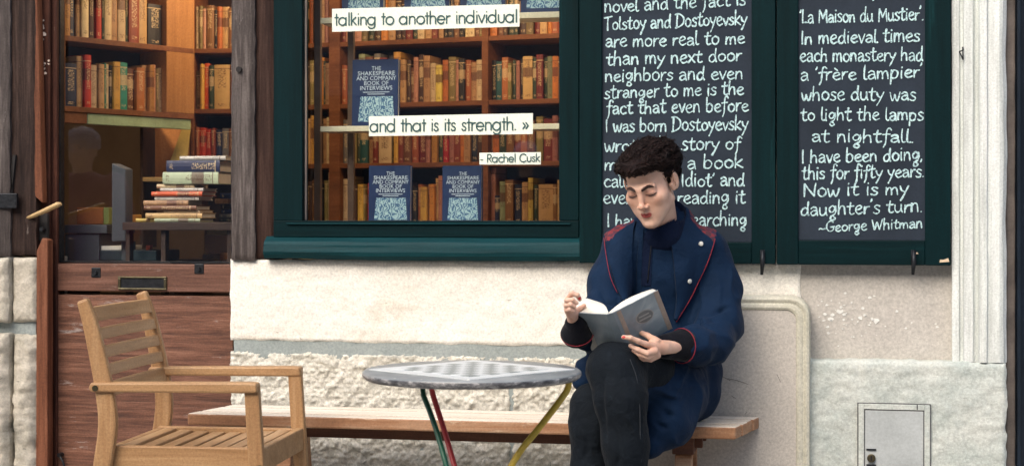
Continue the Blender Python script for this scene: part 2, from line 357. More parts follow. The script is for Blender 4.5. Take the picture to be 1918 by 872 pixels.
def ribbon(mb, pts, wd, taper=0.0, seed=0, th=.0012):
    """flat pen stroke in the XZ plane, seen from -Y"""
    p = np.array(pts, float)
    if len(p) < 2: return
    t = np.gradient(p, axis=0); t /= np.linalg.norm(t, axis=1)[:, None]+1e-9; n = np.stack([-t[:, 1], t[:, 0]], 1)
    p = np.vstack([p[0]-t[0]*wd*.42, p, p[-1]+t[-1]*wd*.42]); n = np.vstack([n[0], n, n[-1]])
    k = len(p); wv = np.full(k, wd/2)
    if taper: wv *= 1-taper+taper*2*vnoise(np.stack([np.arange(k)*.35+seed*3.1, np.full(k, seed*.7), np.zeros(k)], 1), 5)
    wv[0] *= .45; wv[-1] *= .45
    a = p+n*wv[:, None]; b = p-n*wv[:, None]
    yy = [-th-(seed % 7)*.00012-i*.00006 for i in range(k)]
    v = [(x, yy[i], z) for i, (x, z) in enumerate(a)]+[(x, yy[i], z) for i, (x, z) in enumerate(b)]
    mb.add(v, [(i, i+k, i+1+k, i+1) for i in range(k-1)])
def write(text, font, x0, x1, z0, z1, xh, wd, y, jitter=0.0, taper=0.0, seed=0, smooth=True):
    """one line of lettering between world x0..x1, baseline z0->z1, on the plane y"""
    rnd = random.Random(seed*977+13); adv = sum(font[c][0] for c in text); sx = (x1-x0)/adv; mb = MB(); x = 0.0; k = 0
    for c in text:
        wdt, strokes = font[c]; dz = rnd.uniform(-1, 1)*jitter*xh*.6; sc = 1+rnd.uniform(-1, 1)*jitter; sh = rnd.uniform(-1, 1)*jitter*.5
        for s in strokes:
            pts = smooth_pts([(a, b) for a, b in s], 5) if smooth and len(s) > 2 else [np.array(q, float) for q in s]
            if len(pts) == 2: pts = [pts[0]*(1-t)+pts[1]*t for t in (0, .33, .66, 1)]
            out = []
            for q in pts:
                wx = x0+(x+q[0]+sh*q[1]*.3)*sx
                out.append((wx, z0+(z1-z0)*(wx-x0)/(x1-x0)+dz+q[1]*xh*sc))
            ribbon(mb, out, wd*(1+rnd.uniform(-.12, .12)*(jitter > 0)), taper, k+seed*11); k += 1
        x += wdt
    me = mb.mesh('lettering')
    for v in me.vertices: v.co.y += y
    return me
def wline(text, font, px0, px1, by0, by1, xh_px, w_px, y, name, mat, parent, **k):
    a = W(px0, by0, y); b = W(px1, by1, y); s = (b[0]-a[0])/(px1-px0)
    me = write(text, font, a[0], b[0], a[2], b[2], xh_px*s, w_px*s, y, **k)
    return link_mesh(name, me, mat, parent)
def block(x0, x1, z0, z1, yf, th, amp=.004, sc=6, res=.012, rnd=.02, edge=.004, seed=0, rough_f=1.0):
    """stone block with an uneven face and worn, rounded arrises"""
    nx = max(6, int((x1-x0)/res)); nz = max(6, int((z1-z0)/res))
    X, Z = np.meshgrid(np.linspace(x0, x1, nx+1), np.linspace(z0, z1, nz+1))
    P = np.stack([X*sc, np.full_like(X, seed*3.3), Z*sc], -1)
    h = (fbm(P, 5, seed)-.5)*2*amp
    if rough_f > 1: h = h+(np.abs(fbm(P*2.3+9, 4, seed+5)-.5)*2-.25)*amp*rough_f
    de = np.minimum(np.minimum(X-x0, x1-X), np.minimum(Z-z0, z1-Z))
    wob = (fbm(P*2+31, 3, seed+2)-.5)*2*rnd*.8
    t = np.clip(1-(de+wob*.0)/np.maximum(rnd+wob, .002), 0, 1)
    Y = yf-h+t*t*rnd*.9
    e = (fbm(P*3+71, 3, seed+3)-.5)*2*edge; b0 = de < 1e-6
    X = X+np.where(b0, e, 0); Z = Z+np.where(b0, e, 0)
    mb = MB(); G = np.stack([X, Y, Z], -1); mb.grid(G)
    ring = [G[0, :], G[:, -1][1:], G[-1, ::-1][1:], G[::-1, 0][1:-1]]; ring = np.vstack(ring); bk = ring.copy(); bk[:, 1] = yf+th
    mb.grid(np.stack([ring, bk]), closed=True, flip=True); return mb
# ================================================================== THE SETTING
mb = MB(); mb.grid(np.array([[(x, y, 0) for x in np.linspace(-40, 40, 9)] for y in np.linspace(-60, 30, 9)]))
tag(mb.build('pavement', M('pavement_stone', (.30, .29, .27), .9, .2, 2, .4, 90)), 'grey pavement in front of the bookshop', None, None, 'structure')
# masonry above the frame and behind the facade (closes the shop off from the sky)
room = {}
mw = M('interior_wall', (.20, .15, .10), .8, .2, 2)
XL, XR = -4.2, 2.6
def struct(name, mb, mat, label, bevel=0): return tag(mb.build(name, mat, bevel=bevel), label, None, None, 'structure')
struct('interior_floor', MB().box((XL, .16, -.02), (XR, 4.2, .03)), M('interior_floorboards', (.12, .06, .035), .5, .3, 3), 'brown floor inside the bookshop')
struct('interior_ceiling', MB().box((XL, .16, 2.75), (XR, 4.2, 2.85)), mw, 'brown ceiling inside the bookshop')
struct('interior_wall', MB().box((XL, 4.0, .03), (XR, 4.2, 2.75)).box((XL-.1, .16, .03), (XL, 4.2, 2.75)).box((XR, .16, .03), (XR+.1, 4.2, 2.75)), mw, 'brown walls of the room inside the bookshop')
facade = MB()
xdl, xdr = W(105, 400, .0)[0], W(432, 400, 0)[0]; xwr = W(1083, 300)[0]; zb = 2.05
facade.box((XL-.1, .165, zb), (XR+.1, .30, 3.6)).box((XL-.1, .02, zb+.1), (XR+.1, .165, 3.6))
facade.box((XL-.1, .17, .0), (xdl-.32, .30, zb)).box((xwr-.02, .175, .0), (XR+.1, .30, zb)).box((xdr+.03, .175, 0), (xwr-.02, .30, .93))
struct('facade_wall', facade, T['plaster'], 'plastered masonry of the bookshop facade behind posts and window')
# ---- stone wall under the window
swall = empty('stone_wall', (W(760, 600)[0], .02, 0), 'cream stone wall below the shop window, smooth course over rough-cut course', 'wall')
x0, x1 = W(430, 600)[0], W(1385, 600)[0]
zt, zm1, zm2 = W(760, 487)[2], W(760, 643)[2], W(760, 664)[2]
xa = W(1098, 600)[0]
block(x0, W(1500,600)[0], zm1+.001, zt, 0.0, .16, .0042, 6, .007, .007, .005, 1, 1.4).build('stone_block', T['stone'], swall, True)
mo = block(x0+.012, x1, zm2-.03, zm1+.02, .007, .14, .004, 8, .01, .004, .002, 2); mo.build('mortar_joint', T['mortar'], swall, True)
block(x0+.02, x1-.02, .01, zm2-.03, .010, .12, .003, 9, .02, .004, .002, 5).build('mortar_joint', T['mortar'], swall, True)
xj = W(957, 700)[0]
z = zm2
for i, hgt in enumerate((.47,)):
    js = [x0-.004, xj, x1] if i == 0 else [x0, W(640, 700)[0], x1]
    for a, b in zip(js, js[1:]):
        block(a+.006, b-.006, max(z-hgt, 0), z, .002, .15, .0100, 24, .0048, .007, .010, 10+i*3+int(a*7), 1.6).build('stone_block', T['rough'], swall, True)
    z -= hgt+.022
    if z < 0: break
# ---- left pier
lp = empty('stone_pier', (W(30, 700)[0], .02, 0), 'weathered grey stone pier at the foot of the left timber post', 'pier')
xl0, xl1, xl2 = W(-60, 700, -.04)[0], W(20, 700, -.04)[0], W(66, 700, -.04)[0]
zt = W(30, 482, -.04)[2]; za = W(30, 603, -.04)[2]; zc = W(30, 625, -.04)[2]
for a, b, yf, s in ((xl0, xl1, -.07, 31), (xl1+.003, xl2, -.04, 33)):
    block(a, b, za, zt, yf, .25, .010, 8, .008, .016, .006, s, 1.3).build('stone_block', T['grey_stone'], lp, True)
    block(a, b, 0, zc, yf-.01, .25, .014, 9, .009, .03, .010, s+1, 1.5).build('stone_block', T['grey_stone'], lp, True)
block(xl0, xl2-.01, zc-.01, za+.01, -.02, .2, .005, 8, .012, .004, .002, 36).build('mortar_joint', T['mortar'], lp, True)
# ---- timber posts
def post(name, label, segs, th, mat, y, top=-200, amp=.004, seed=0):
    """upright timber whose edges wander a little"""
    (pl, pr, pb) = segs; zt = W(pl, top, y)[2]; zb = W(pl, pb, y)[2] if pb < 3000 else 0; xl, xr = W(pl, 400, y)[0], W(pr, 400, y)[0]
    return block(xl, xr, zb, zt, y, th, amp, 7, .012, .008, .0045, seed, 1)
o = empty('timber_post', (W(30, 400)[0], 0, W(30, 482, -.04)[2]), 'dark weathered timber post standing on the stone pier at far left', 'post')
post('', '', (-60, 17, 480), .22, None, -.055, seed=41).build('timber', T['greypost'], o, True)
post('', '', (16, 66, 478), .2, None, -.035, seed=42).build('timber', T['leftpost'], o, True)
a = W(24, 290, -.045); b = W(42, 366, -.045); MB().hexa([(W(22,366,-.05)[0],-.047,b[2]),(W(33,366)[0],-.047,b[2]),(W(33,366)[0],-.03,b[2]),(W(22,366)[0],-.03,b[2]),(a[0],-.047,a[2]),(W(41,290)[0],-.047,a[2]),(W(41,290)[0],-.03,a[2]),(a[0],-.03,a[2])]).build('slot', T['dark'], o)
a = W(-20, 362, -.07); b = W(30, 390, -.07); MB().box((a[0], -.066, b[2]), (b[0], -.05, a[2])).build('iron_strap', T['iron'], o, bevel=.003)
o = tag(post('', '', (432, 476, 487), .19, None, -.020, seed=43).build('grey_post', T['greypost'], smooth=True), 'weathered grey timber post with a bored hole, between the door and the window', 'post')
c = W(447, 130, -.03); MB().tube([c+np.array([0, -.0012, 0]), c+np.array([0, .03, 0])], .0105, 14).build('bored_hole', T['dark'], o)
tag(post('', '', (476, 514, 485), .16, None, -.002, seed=44, amp=.003).build('brown_post', T['brownpost'], smooth=True), 'brown timber post between the grey post and the teal window frame', 'post')
# ---- right side: plaster, slab, plinth, pilaster, hatch, navy shopfront
o = empty('plaster_wall', (W(1650, 600)[0], .02, 0), 'pale flaking plaster wall under the right-hand quotation shutter', 'wall')
block(W(1375, 500)[0], W(1790, 500)[0], W(1650, 676)[2], W(1650, 300)[2], 0.012, .15, .0010, 4, .015, .002, 0, 51).build('plaster_face', T['plaster'], o, True)
# flaked patches
fl = random.Random(5); mb = MB(); tk = MB()
flm = M('bare_white_flake', (.72, .72, .68), .9, .1, 30)
def flake(mb, px, py, rr, y):
    c = W(px, py, y); n = fl.randint(6, 9); s = rr/531
    ring = [(c[0]+s*fl.uniform(.5, 1.25)*math.cos(2*math.pi*i/n)*1.1, c[1], c[2]+s*fl.uniform(.4, 1.1)*math.sin(2*math.pi*i/n)) for i in range(n)]
    mb.prism([(p[0], p[1]-.0006, p[2]) for p in ring][::-1], (0, .004, 0))
for px, py, rr in [(1573,583,6),(1581,588,4),(1560,590,4),(1640,600,6),(1634,597,3),(1580,598,3),(1556,597,5),(1550,612,3),(1611,595,4),(1619,590,3),(1616,577,3),(1629,557,3),(1637,554,2.5),(1680,582,3),(1755,612,3),(1752,606,2),(1583,549,3),(1595,566,2),(1708,604,2),(1697,614,2),(1575,575,3),(1545,588,3),(1548,571,3),(1628,608,2),(1606,602,2),(1552,623,3),(1543,600,2.5)]:
    flake(mb, px, py, rr, .0106)
for _ in range(40): flake(mb, fl.gauss(1590, 45), fl.gauss(592, 25), fl.uniform(.7, 1.8), .0106)
mb.build('paint_flakes', flm, o)['kind'] = 'stuff'
mb = MB(); flake(mb, 1418, 528, 22, .0106); flake(mb, 1440, 534, 14, .0103); flake(mb, 1405, 520, 15, .0109); mb.build('damp_patch', M('bare_brown_plaster', (.22, .15, .12), .9, .3, 20), o)
pl = empty('plinth', (W(1700, 780)[0], 0, 0), 'low painted stone plinth course at the foot of the right wall', 'plinth')
yp = -.058
block(W(1375, 800, yp)[0], W(1886, 800, yp)[0], W(1700, 872)[2]-.30, W(1700, 676, yp)[2], yp, .2, .006, 10, .008, .014, .006, 61, 1.2).build('stone_face', T['plinth'], pl, True)
def hatch():
    h = empty('access_hatch', (W(1675, 860, yp)[0], yp, 0), 'grey metal access hatch with round lock set in the white plinth', 'hatch')
    a = W(1608, 755, yp-.012); b = W(1742, 985, yp-.012); f = .018
    y = yp-.012
    mb = MB().box((a[0], y, b[2]), (a[0]+f, y+.03, a[2])).box((b[0]-f, y, b[2]), (b[0], y+.03, a[2])).box((a[0]+f, y, a[2]-f), (b[0]-f, y+.03, a[2])).box((a[0]+f, y, b[2]), (b[0]-f, y+.03, b[2]+f))
    mb.build('hatch_frame', T['plinth'], h, bevel=.002)
    MB().box((a[0]-.004, y+.004, b[2]-.004), (b[0]+.003, y+.02, a[2]+.003)).build('frame_gap', M('grey_gap', (.10, .10, .10), .9), h)
    pan = MB().box((a[0]+f+.003, y+.0035, b[2]+f), (b[0]-f-.003, y+.028, a[2]-f-.003)).build('hatch_door', M('grey_hatch_paint', (.43, .46, .46), .5, .15, 4, .25, 40), h, bevel=.002)
    c = W(1632, 857, y); mb = MB().tube([(c[0], y-.006, c[2]), (c[0], y+.01, c[2])], .014, 20); k = mb.build('lock', T['brass'], h, bevel=.002)
    MB().box((c[0]-.0025, y-.0075, c[2]-.009), (c[0]+.0025, y-.004, c[2]+.009)).build('keyhole', T['dark'], h)
    for py in (841, 870): q = W(1632, py, y); MB().box((q[0]-.016, y-.001, q[2]-.0025), (q[0]+.016, y+.01, q[2]+.0025)).build('slot', T['iron'], h)
    q = W(1718, 761, y); MB().box((q[0]-.0015, y-.001, q[2]-.010), (q[0]+.0015, y+.01, q[2]+.006)).build('hinge_slit', T['dark'], h)
hatch()
pi = empty('pilaster', (W(1835, 500)[0], -.03, 0), 'white painted moulded pilaster at the right end of the facade', 'pilaster')
prof = [(1783, .05), (1783, -.030), (1796, -.034), (1799, -.024), (1803, -.024), (1806, -.040), (1822, -.043), (1826, -.030), (1831, -.028), (1836, -.050), (1843, -.056), (1848, -.056), (1851, -.046), (1872, -.052), (1879, -.046), (1885, -.030), (1886, .1)]
pts = [W(p, 500, y) for p, y in prof]; z0 = W(1840, 676, -.05)[2]-.004; z1 = 3.5; nz = 60
G = []
for i in range(nz+1):
    z = z0+(z1-z0)*(i/nz)**1.5; row = []
    for j, p in enumerate(pts):
        q = p.copy(); q[2] = z; nn = fbm(np.array([[q[0]*20, 3.1, z*9]]), 4, 7)[0]-.5
        q[1] += nn*.006; q[0] += (nn*.012 if j >= len(pts)-3 else nn*.003); row.append(q)
    G.append(row)
MB().grid(np.array(G)).build('moulded_shaft', T['white'], pi, False)
c = W(1797, 97, -.035); mb = MB(); mb.tube([c+(0, 0, 0), c+np.array([.012, -.012, .004]), W(1803, 88, -.05)], .0025, 6); mb.tube([W(1803, 88, -.05), W(1804, 112, -.05)], .0022, 6); mb.tube([W(1804, 112, -.05), c], .0022, 6)
mb.build('iron_hook', T['iron'], pi, True)
nv = empty('neighbouring_shopfront', (W(1930, 600)[0], .05, 0), 'dark navy painted shopfront at the far right edge beyond the pilaster', 'shopfront')
MB().box((W(1893, 500)[0], .05, 0), (W(2300, 500)[0], .2, 3.4)).build('front_panel', T['navywall'], nv)
MB().box((W(1905, 500, .02)[0], .015, 0), (W(1912, 500, .02)[0], .049, 3.4)).build('edge_bead', T['navywall'], nv, bevel=.003)
struct('side_return', block(W(1886, 500)[0], W(1897, 500)[0]+.01, 0, 3.4, .03, .15, .003, 5, .02, .004, .002, 71), M('grey_brown_render', (.17, .14, .12), .9, .3, 12, .3), 'narrow grey render strip between pilaster and the navy shopfront')
# ---- painted stone slab behind the bench
sb = empty('stone_slab', (W(1400, 800, -.09)[0], -.06, 0), 'beige painted slab with rounded moulded corner standing behind the right end of the bench', 'slab')
ys = -.105; xL, xR = W(1185, 600, ys)[0], W(1517, 600, ys)[0]; zT = W(1450, 555, ys)[2]; R0 = .062
def rr_outline(ins, y, n=10):
    a = xL+ins; b = xR-ins; t = zT-ins; rad = max(R0-ins*.6, .012); P = [(a, y, 0.0), (b, y, 0.0)]
    P += [(b-rad+rad*math.cos(q), y, t-rad+rad*math.sin(q)) for q in np.linspace(0, math.pi/2, n)]
    P += [(a+rad+rad*math.cos(q), y, t-rad+rad*math.sin(q)) for q in np.linspace(math.pi/2, math.pi, n)]
    return P
R = [rr_outline(0, ys+.10), rr_outline(0, ys+.014), rr_outline(.003, ys+.004), rr_outline(.010, ys), rr_outline(.017, ys+.002), rr_outline(.019, ys+.004), rr_outline(.024, ys+.004), rr_outline(.027, ys+.001), rr_outline(.036, ys-.001), rr_outline(.043, ys+.002), rr_outline(.046, ys+.007)]
MB().rings(np.array(R)[:, ::-1], cap0=True, cap1=False).build('moulded_edge', T['slab_edge'], sb, False, fix=True)
G = np.array([rr_outline(.045, ys+.006)]); MB().prism([tuple(p) for p in G[0]], (0, .05, 0)).build('slab_face', T['slab'], sb, fix=True)
mb = MB(); rs = random.Random(3)
for a, b in [((1363, 708), (1402, 719)), ((1345, 700), (1368, 712)), ((1455, 700), (1462, 715)), ((1395, 775), (1399, 770)), ((1370, 740), (1378, 745))]:
    p = smooth_pts([W(a[0], a[1], ys+.0058), W((a[0]+b[0])/2, (a[1]+b[1])/2+rs.uniform(-2, 2), ys+.0055), W(b[0], b[1], ys+.0058)], 5); mb.tube(p, .0008, 5)
mb.build('scratch', M('scratch_dark', (.14, .13, .12), .9), sb)
# ================================================================== WINDOW
wn = empty('shop_window', (W(800, 480)[0], 0, .93), 'large shop window in a dark teal frame with books on display', 'window')
yf = -.012; yg = .055
def rect(a, b, c, d, y, th, zpx=None):     # pixel rectangle on the plane y
    p = W(a, b, y); q = W(c, d, y); return MB().box((p[0], y, q[2]), (q[0], y+th, p[2]))
rect(512, -120, 566, 413, yf, .07).build('frame_stile', T['teal'], wn, bevel=.003)
rect(566, -120, 572, 412, yf+.03, .02).build('glazing_bead', M('pale_bead_paint', (.42, .34, .28), .6, .15, 9), wn, bevel=.002)
rect(1047, -120, 1084, 413, yf, .14).build('frame_stile', T['teal'], wn, bevel=.003)
rect(512, -160, 1084, -120, yf, .14).build('frame_head', T['teal_x'], wn, bevel=.003)
rect(512, 413, 1084, 445, yf-.004, .15).build('bottom_rail', T['teal_x'], wn, bevel=.002)
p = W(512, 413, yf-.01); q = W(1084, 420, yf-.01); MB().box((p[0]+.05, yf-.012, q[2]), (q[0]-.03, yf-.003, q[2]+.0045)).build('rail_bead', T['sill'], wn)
p = W(566, 400, yg); q = W(1048, 400, yg)
MB().box((p[0]-.01, yg, W(800, 414, yg)[2]), (q[0]+.01, yg+.004, 2.02)).build('glass_pane', T['glass'], wn)
# sill: a worn, sagging board
xs0, xs1 = W(490, 460, -.06)[0], W(1085, 460, -.06)[0]; zs1 = W(760, 443, -.05)[2]; zs0 = W(760, 486, -.06)[2]
N = 70; G = []
sec = [(.03, .0), (-.004, .0), (-.012, -.003), (-.034, -.020), (-.040, -.030), (-.042, -.040), (-.046, -.058), (-.044, -.066), (-.034, -.082), (.05, -.084)]
for i in range(N+1):
    x = xs0+(xs1-xs0)*i/N; row = []
    for j, (yy, zz) in enumerate(sec):
        n = fbm(np.array([[x*4, j*.9, 2.0]]), 3, 4)[0]-.5
        row.append((x, yy+n*.006, zs1+zz*(zs1-zs0)/.084+n*.009*(j > 1)+(-.006*math.sin(i/N*3.1) if j > 6 else 0)))
    G.append(row)
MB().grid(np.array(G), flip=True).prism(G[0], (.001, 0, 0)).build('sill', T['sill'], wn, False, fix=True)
# quotation strips on the glass
def strip(px, label, text, t0, t1, base, xh, wd, arrow=None):
    (a, b, c, d) = px; y = yg-.003
    P = [W(a[0], a[1], y), W(b[0], b[1], y), W(c[0], c[1], y), W(d[0], d[1], y)]
    o = tag(MB().prism([P[0], P[3], P[2], P[1]], (0, .0026, 0)).build('quote_strip', T['strip']), label, 'window strip', 'printed quotation strips on the glass')
    wline(text, SANS, t0, t1, base[0], base[1], xh, wd, y, 'lettering', T['ink'], o, smooth=False)
strip([(622, 17), (973, 8), (973, 50), (622, 60)], "top white strip on the window glass reading 'talking to another individual'", 'talking to another individual', 627, 970, (48, 42), 14, 2.6)
strip([(691, 218), (998, 212), (998, 251), (691, 255)], "white strip on the glass reading 'and that is its strength. »'", 'and that is its strength. »', 693, 992, (247, 243), 14.5, 2.6)
strip([(898, 286), (1013, 285), (1013, 308), (898, 308)], "small white strip on the glass reading '- Rachel Cusk'", '- Rachel Cusk', 900, 1012, (304, 302.5), 9, 1.9)
# ================================================================== SHUTTERS with chalk quotations
T['chalk'] = (lambda: None)()
m_, nt_, b_ = newmat('chalk_paint'); nz_ = noise(nt_, coords(nt_), 220, 3, .6)
nt_.links.new(ramp(nt_, [(.32, (.14, .22, .25)), (.5, (.44, .63, .65)), (.7, (.62, .80, .79))], nz_), b_.inputs['Base Color']); b_.inputs['Roughness'].default_value = .8; T['chalk'] = m_
def shutter(label, x_l, x_r, b_l, b_r, b_bot, bot, lines, seed, hooks):
    y = -.05; th = .045
    s = empty('shutter', (W((x_l+x_r)/2, 400)[0], y, W(x_l, bot, y)[2]), label, 'shutter', 'dark teal shutters with chalked quotations')
    X = [W(p, 400, y)[0] for p in (x_l, b_l, b_r, x_r)]; zb = W((x_l+x_r)/2, b_bot, y)[2]; z0 = W((x_l+x_r)/2, bot, y)[2]; zt = W(1500, -260, y)[2]
    MB().box((X[0], y, z0), (X[1]-.003, y+th, zt)).build('shutter_stile', T['teal'], s, bevel=.003)
    MB().box((X[2]+.003, y, z0), (X[3]-.003, y+th, zt)).build('shutter_stile', T['teal'], s, bevel=.003)
    MB().box((X[1]-.0028, y+.002, z0), (X[2]+.0028, y+th, zb)).build('bottom_rail', T['teal_x'], s, bevel=.003)
    bd = MB().box((X[1]-.003, y+.010, zb+.001), (X[2]+.003, y+th-.002, zt)).build('blackboard', T['board'], s)
    for i, (t, p0, p1, y0, y1, xh, wd) in enumerate(lines):
        wline(t, HAND, p0, p1, y0, y1, xh, wd, y+.0098, 'chalk_line', T['chalk'], bd, jitter=.09, taper=.42, seed=seed+i)
    for hx in hooks:
        mb = MB(); a = W(hx, 468, y-.012); b = W(hx+1, 512, y-.02)
        mb.box((a[0]-.008, y-.006, W(hx, 494, y)[2]), (a[0]+.008, y-.001, a[2])); mb.tube([(a[0], y-.012, a[2]+.0), (a[0]+.001, y-.016, (a[2]+b[2])/2), (a[0]-.002, y-.014, b[2]-.004)], [.005, .008, .005], 8)
        mb.build('shutter_hook', T['iron'], s, True)
    return s, X, z0, y
Lh = [("novel and the fact is", 1132, 1398, 24, 10), ("Tolstoy and Dostoyevsky", 1132, 1400, 57, 46), ("are more real to me", 1134, 1396, 89, 82), ("than my next door", 1136, 1390, 123, 114), ("neighbors and even", 1133, 1393, 153, 148), ("stranger to me is the", 1132, 1394, 185, 177), ("fact that even before", 1136, 1403, 214, 208), ("I was born Dostoyevsky", 1134, 1402, 247, 243), ("wrote the story of", 1132, 1388, 285, 279), ("my life in a book", 1132, 1393, 319, 314), ("called 'The Idiot' and", 1131, 1396, 350, 348), ("ever since reading it", 1130, 1397, 381, 381), ("I have been searching", 1137, 1400, 424, 422)]
Rh = [("a monastery called", 1500, 1728, -6, -10), ("'La Maison du Mustier'.", 1498, 1731, 44, 38), ("In medieval times", 1500, 1724, 83, 78), ("each monastery had", 1498, 1730, 116, 114), ("a 'frère lampier'", 1499, 1729, 152, 145), ("whose duty was", 1501, 1717, 188, 188), ("to light the lamps", 1500, 1731, 226, 225), ("at nightfall.", 1520, 1713, 266, 267), ("I have been doing,", 1501, 1729, 305, 300), ("this for fifty years.", 1502, 1732, 336, 331), ("Now it is my", 1504, 1703, 368, 364), ("daughter's turn.", 1499, 1729, 404, 396), ("~George Whitman", 1534, 1729, 434, 426)]
s1, X1, z1_, y1_ = shutter("left-hand teal shutter chalked with the quotation about Tolstoy and Dostoyevsky", 1085, 1454, 1129, 1406, 453, 493, [(t, a, b, c, d, 15, 2.75) for t, a, b, c, d in Lh], 3, [1428])
s2, X2, z2_, y2_ = shutter("right-hand teal shutter chalked with 'La Maison du Mustier' and signed George Whitman", 1455, 1783, 1497, 1731, 450, 496, [(t, a, b, c, d, 15.5 if 'Georg' not in t else 11.5, 2.85 if 'Georg' not in t else 2.6) for t, a, b, c, d in Rh], 40, [1711])
c = W(1769, 488, y2_-.002); MB().prism([(c[0]-.016, y2_-.002, c[2]-.006), (c[0]+.016, y2_-.002, c[2]-.003), (c[0]+.012, y2_-.002, c[2]+.009), (c[0]-.004, y2_-.002, c[2]+.003), (c[0]-.014, y2_-.002, c[2]+.004)], (0, .004, 0)).build('bare_wood_chip', M('bare_wood', (.62, .48, .33), .8), s2)
c = W(1716, 474, y2_-.002); MB().prism([(c[0]-.006, y2_-.002, c[2]-.003), (c[0]+.008, y2_-.002, c[2]-.002), (c[0]+.003, y2_-.002, c[2]+.004)], (0, .004, 0)).build('bare_wood_chip', bpy.data.materials['bare_wood'], s2)
# ================================================================== DOOR
yd = .035; ygd = .075
dr = empty('shop_door', (W(260, 700, yd)[0], yd, 0), 'old brown wooden shop door with tall glass pane and brass letter slot', 'door')
rect(92, -160, 107, 1200, yd-.004, .06).build('stile', T['stile'], dr, bevel=.004)
rect(107, -160, 113, 491, yd+.012, .03).build('glazing_bead', T['iron'], dr)
rect(107, 493, 436, 547.5, yd, .05).build('lock_rail', T['doorrail'], dr, bevel=.004)
rect(107, 551, 436, 1200, yd+.006, .05).build('bottom_panel', T['doorwood'], dr, bevel=.003)
rect(107, 547, 436, 552, yd+.02, .03).build('shadow_gap', T['dark'], dr)
p = W(105, 400, ygd); q = W(440, 400, ygd)
MB().box((p[0], ygd, W(270, 494, ygd)[2]), (q[0], ygd+.004, 2.03)).build('glass_pane', T['glass'], dr)
MB().box((p[0], yd+.012, W(270, 489.5, yd)[2]-.004), (q[0]-.01, yd+.045, W(270, 489.5, yd)[2])).build('putty_line', T['iron'], dr)
a = W(222, 517, yd); b = W(313, 543, yd); ms = .007
mb = MB(); y = yd-.007
mb.box((a[0], y, b[2]), (b[0], y+.012, b[2]+ms)).box((a[0], y, a[2]-ms), (b[0], y+.012, a[2])).box((a[0], y, b[2]+ms), (a[0]+ms*1.6, y+.012, a[2]-ms)).box((b[0]-ms*1.6, y, b[2]+ms), (b[0], y+.012, a[2]-ms))
ls = mb.build('letter_slot', T['brass'], dr, bevel=.002); MB().box((a[0]+ms, yd-.003, b[2]+ms*.8), (b[0]-ms, yd+.004, a[2]-ms*.8)).build('flap', T['iron'], ls, bevel=.001)
for px, py in ((180, 510), (373, 503)):
    c = W(px, py, yd); s = .019
    k = MB().box((c[0]-s, yd-.003, c[2]-s), (c[0]+s, yd+.003, c[2]+s)).build('iron_plate', T['iron'], dr, bevel=.003)
    MB().tube([(c[0], yd-.012, c[2]), (c[0], yd-.002, c[2])], .0075, 10).build('bolt', T['iron'], k)
c = W(115, 850, yd); mb = MB(); mb.tube([c+(0, -.02, 0), c+(0, .01, 0)], .008, 8); mb.tube(smooth_pts([c+(0, -.015, 0), W(120, 870, yd-.02), W(126, 905, yd-.01)]), .004, 6); mb.build('iron_catch', T['iron'], dr)
# jamb battens and latch
jb = empty('door_jamb', (W(80, 700, -.02)[0], 0, 0), 'red brown door jamb of two stepped battens left of the door', 'jamb')
rect(62, -160, 93, 1200, .012, .12).build('jamb_board', T['stile'], jb, bevel=.003)
def batten(pts4, y, th, name='batten'):
    P = [W(a, b, y) for a, b in pts4]
    return MB().prism([tuple(p) for p in P], (0, th, 0)).build(name, T['batten'], jb, bevel=.004, fix=True)
batten([(45, -160), (66, -160), (79, 366), (79, 380), (63, 366), (58, 250)], -.030, .04)
batten([(68, 470), (79, 445), (89, 449), (89, 1200), (66, 1200)], -.032, .045)
# mason marks of old white filler
c = W(76, 430, -.0); lt = MB().box((W(60,405)[0], -.004, W(70, 452)[2]), (W(90,405)[0], .012, W(70, 400)[2])).build('latch_plate', T['dark'], jb, bevel=.003)
c = W(80, 429, -.012); MB().tube([c+(0, -.012, 0), c+(0, .012, 0)], [.008, .011], 12).build('lock_knob', T['iron'], jb)
hd = MB().tube([W(50, 409, -.02), W(62, 404, -.05), W(85, 394, -.075), W(108, 383, -.10), W(112, 382, -.105)], [.008, .010, .012, .013, .010], 10, flat=.75).build('latch_handle', M('pale_worn_horn', (.55, .38, .18), .35, .15, 12), jb, True)
fm = MB(); fl = random.Random(9)
for px, py, rr in [(75, 55, 8), (78, 66, 7), (74, 68, 5), (80, 45, 5), (77, 125, 5), (83, 132, 4), (74, 135, 3), (86, 120, 4)]:
    for _ in range(4): flake(fm, px+fl.uniform(-5, 5), py+fl.uniform(-9, 9), rr*fl.uniform(.35, .8), .0105)
fm.build('filler_patch', M('white_filler', (.62, .52, .44), .9, .2, 40), jb)['kind'] = 'stuff'
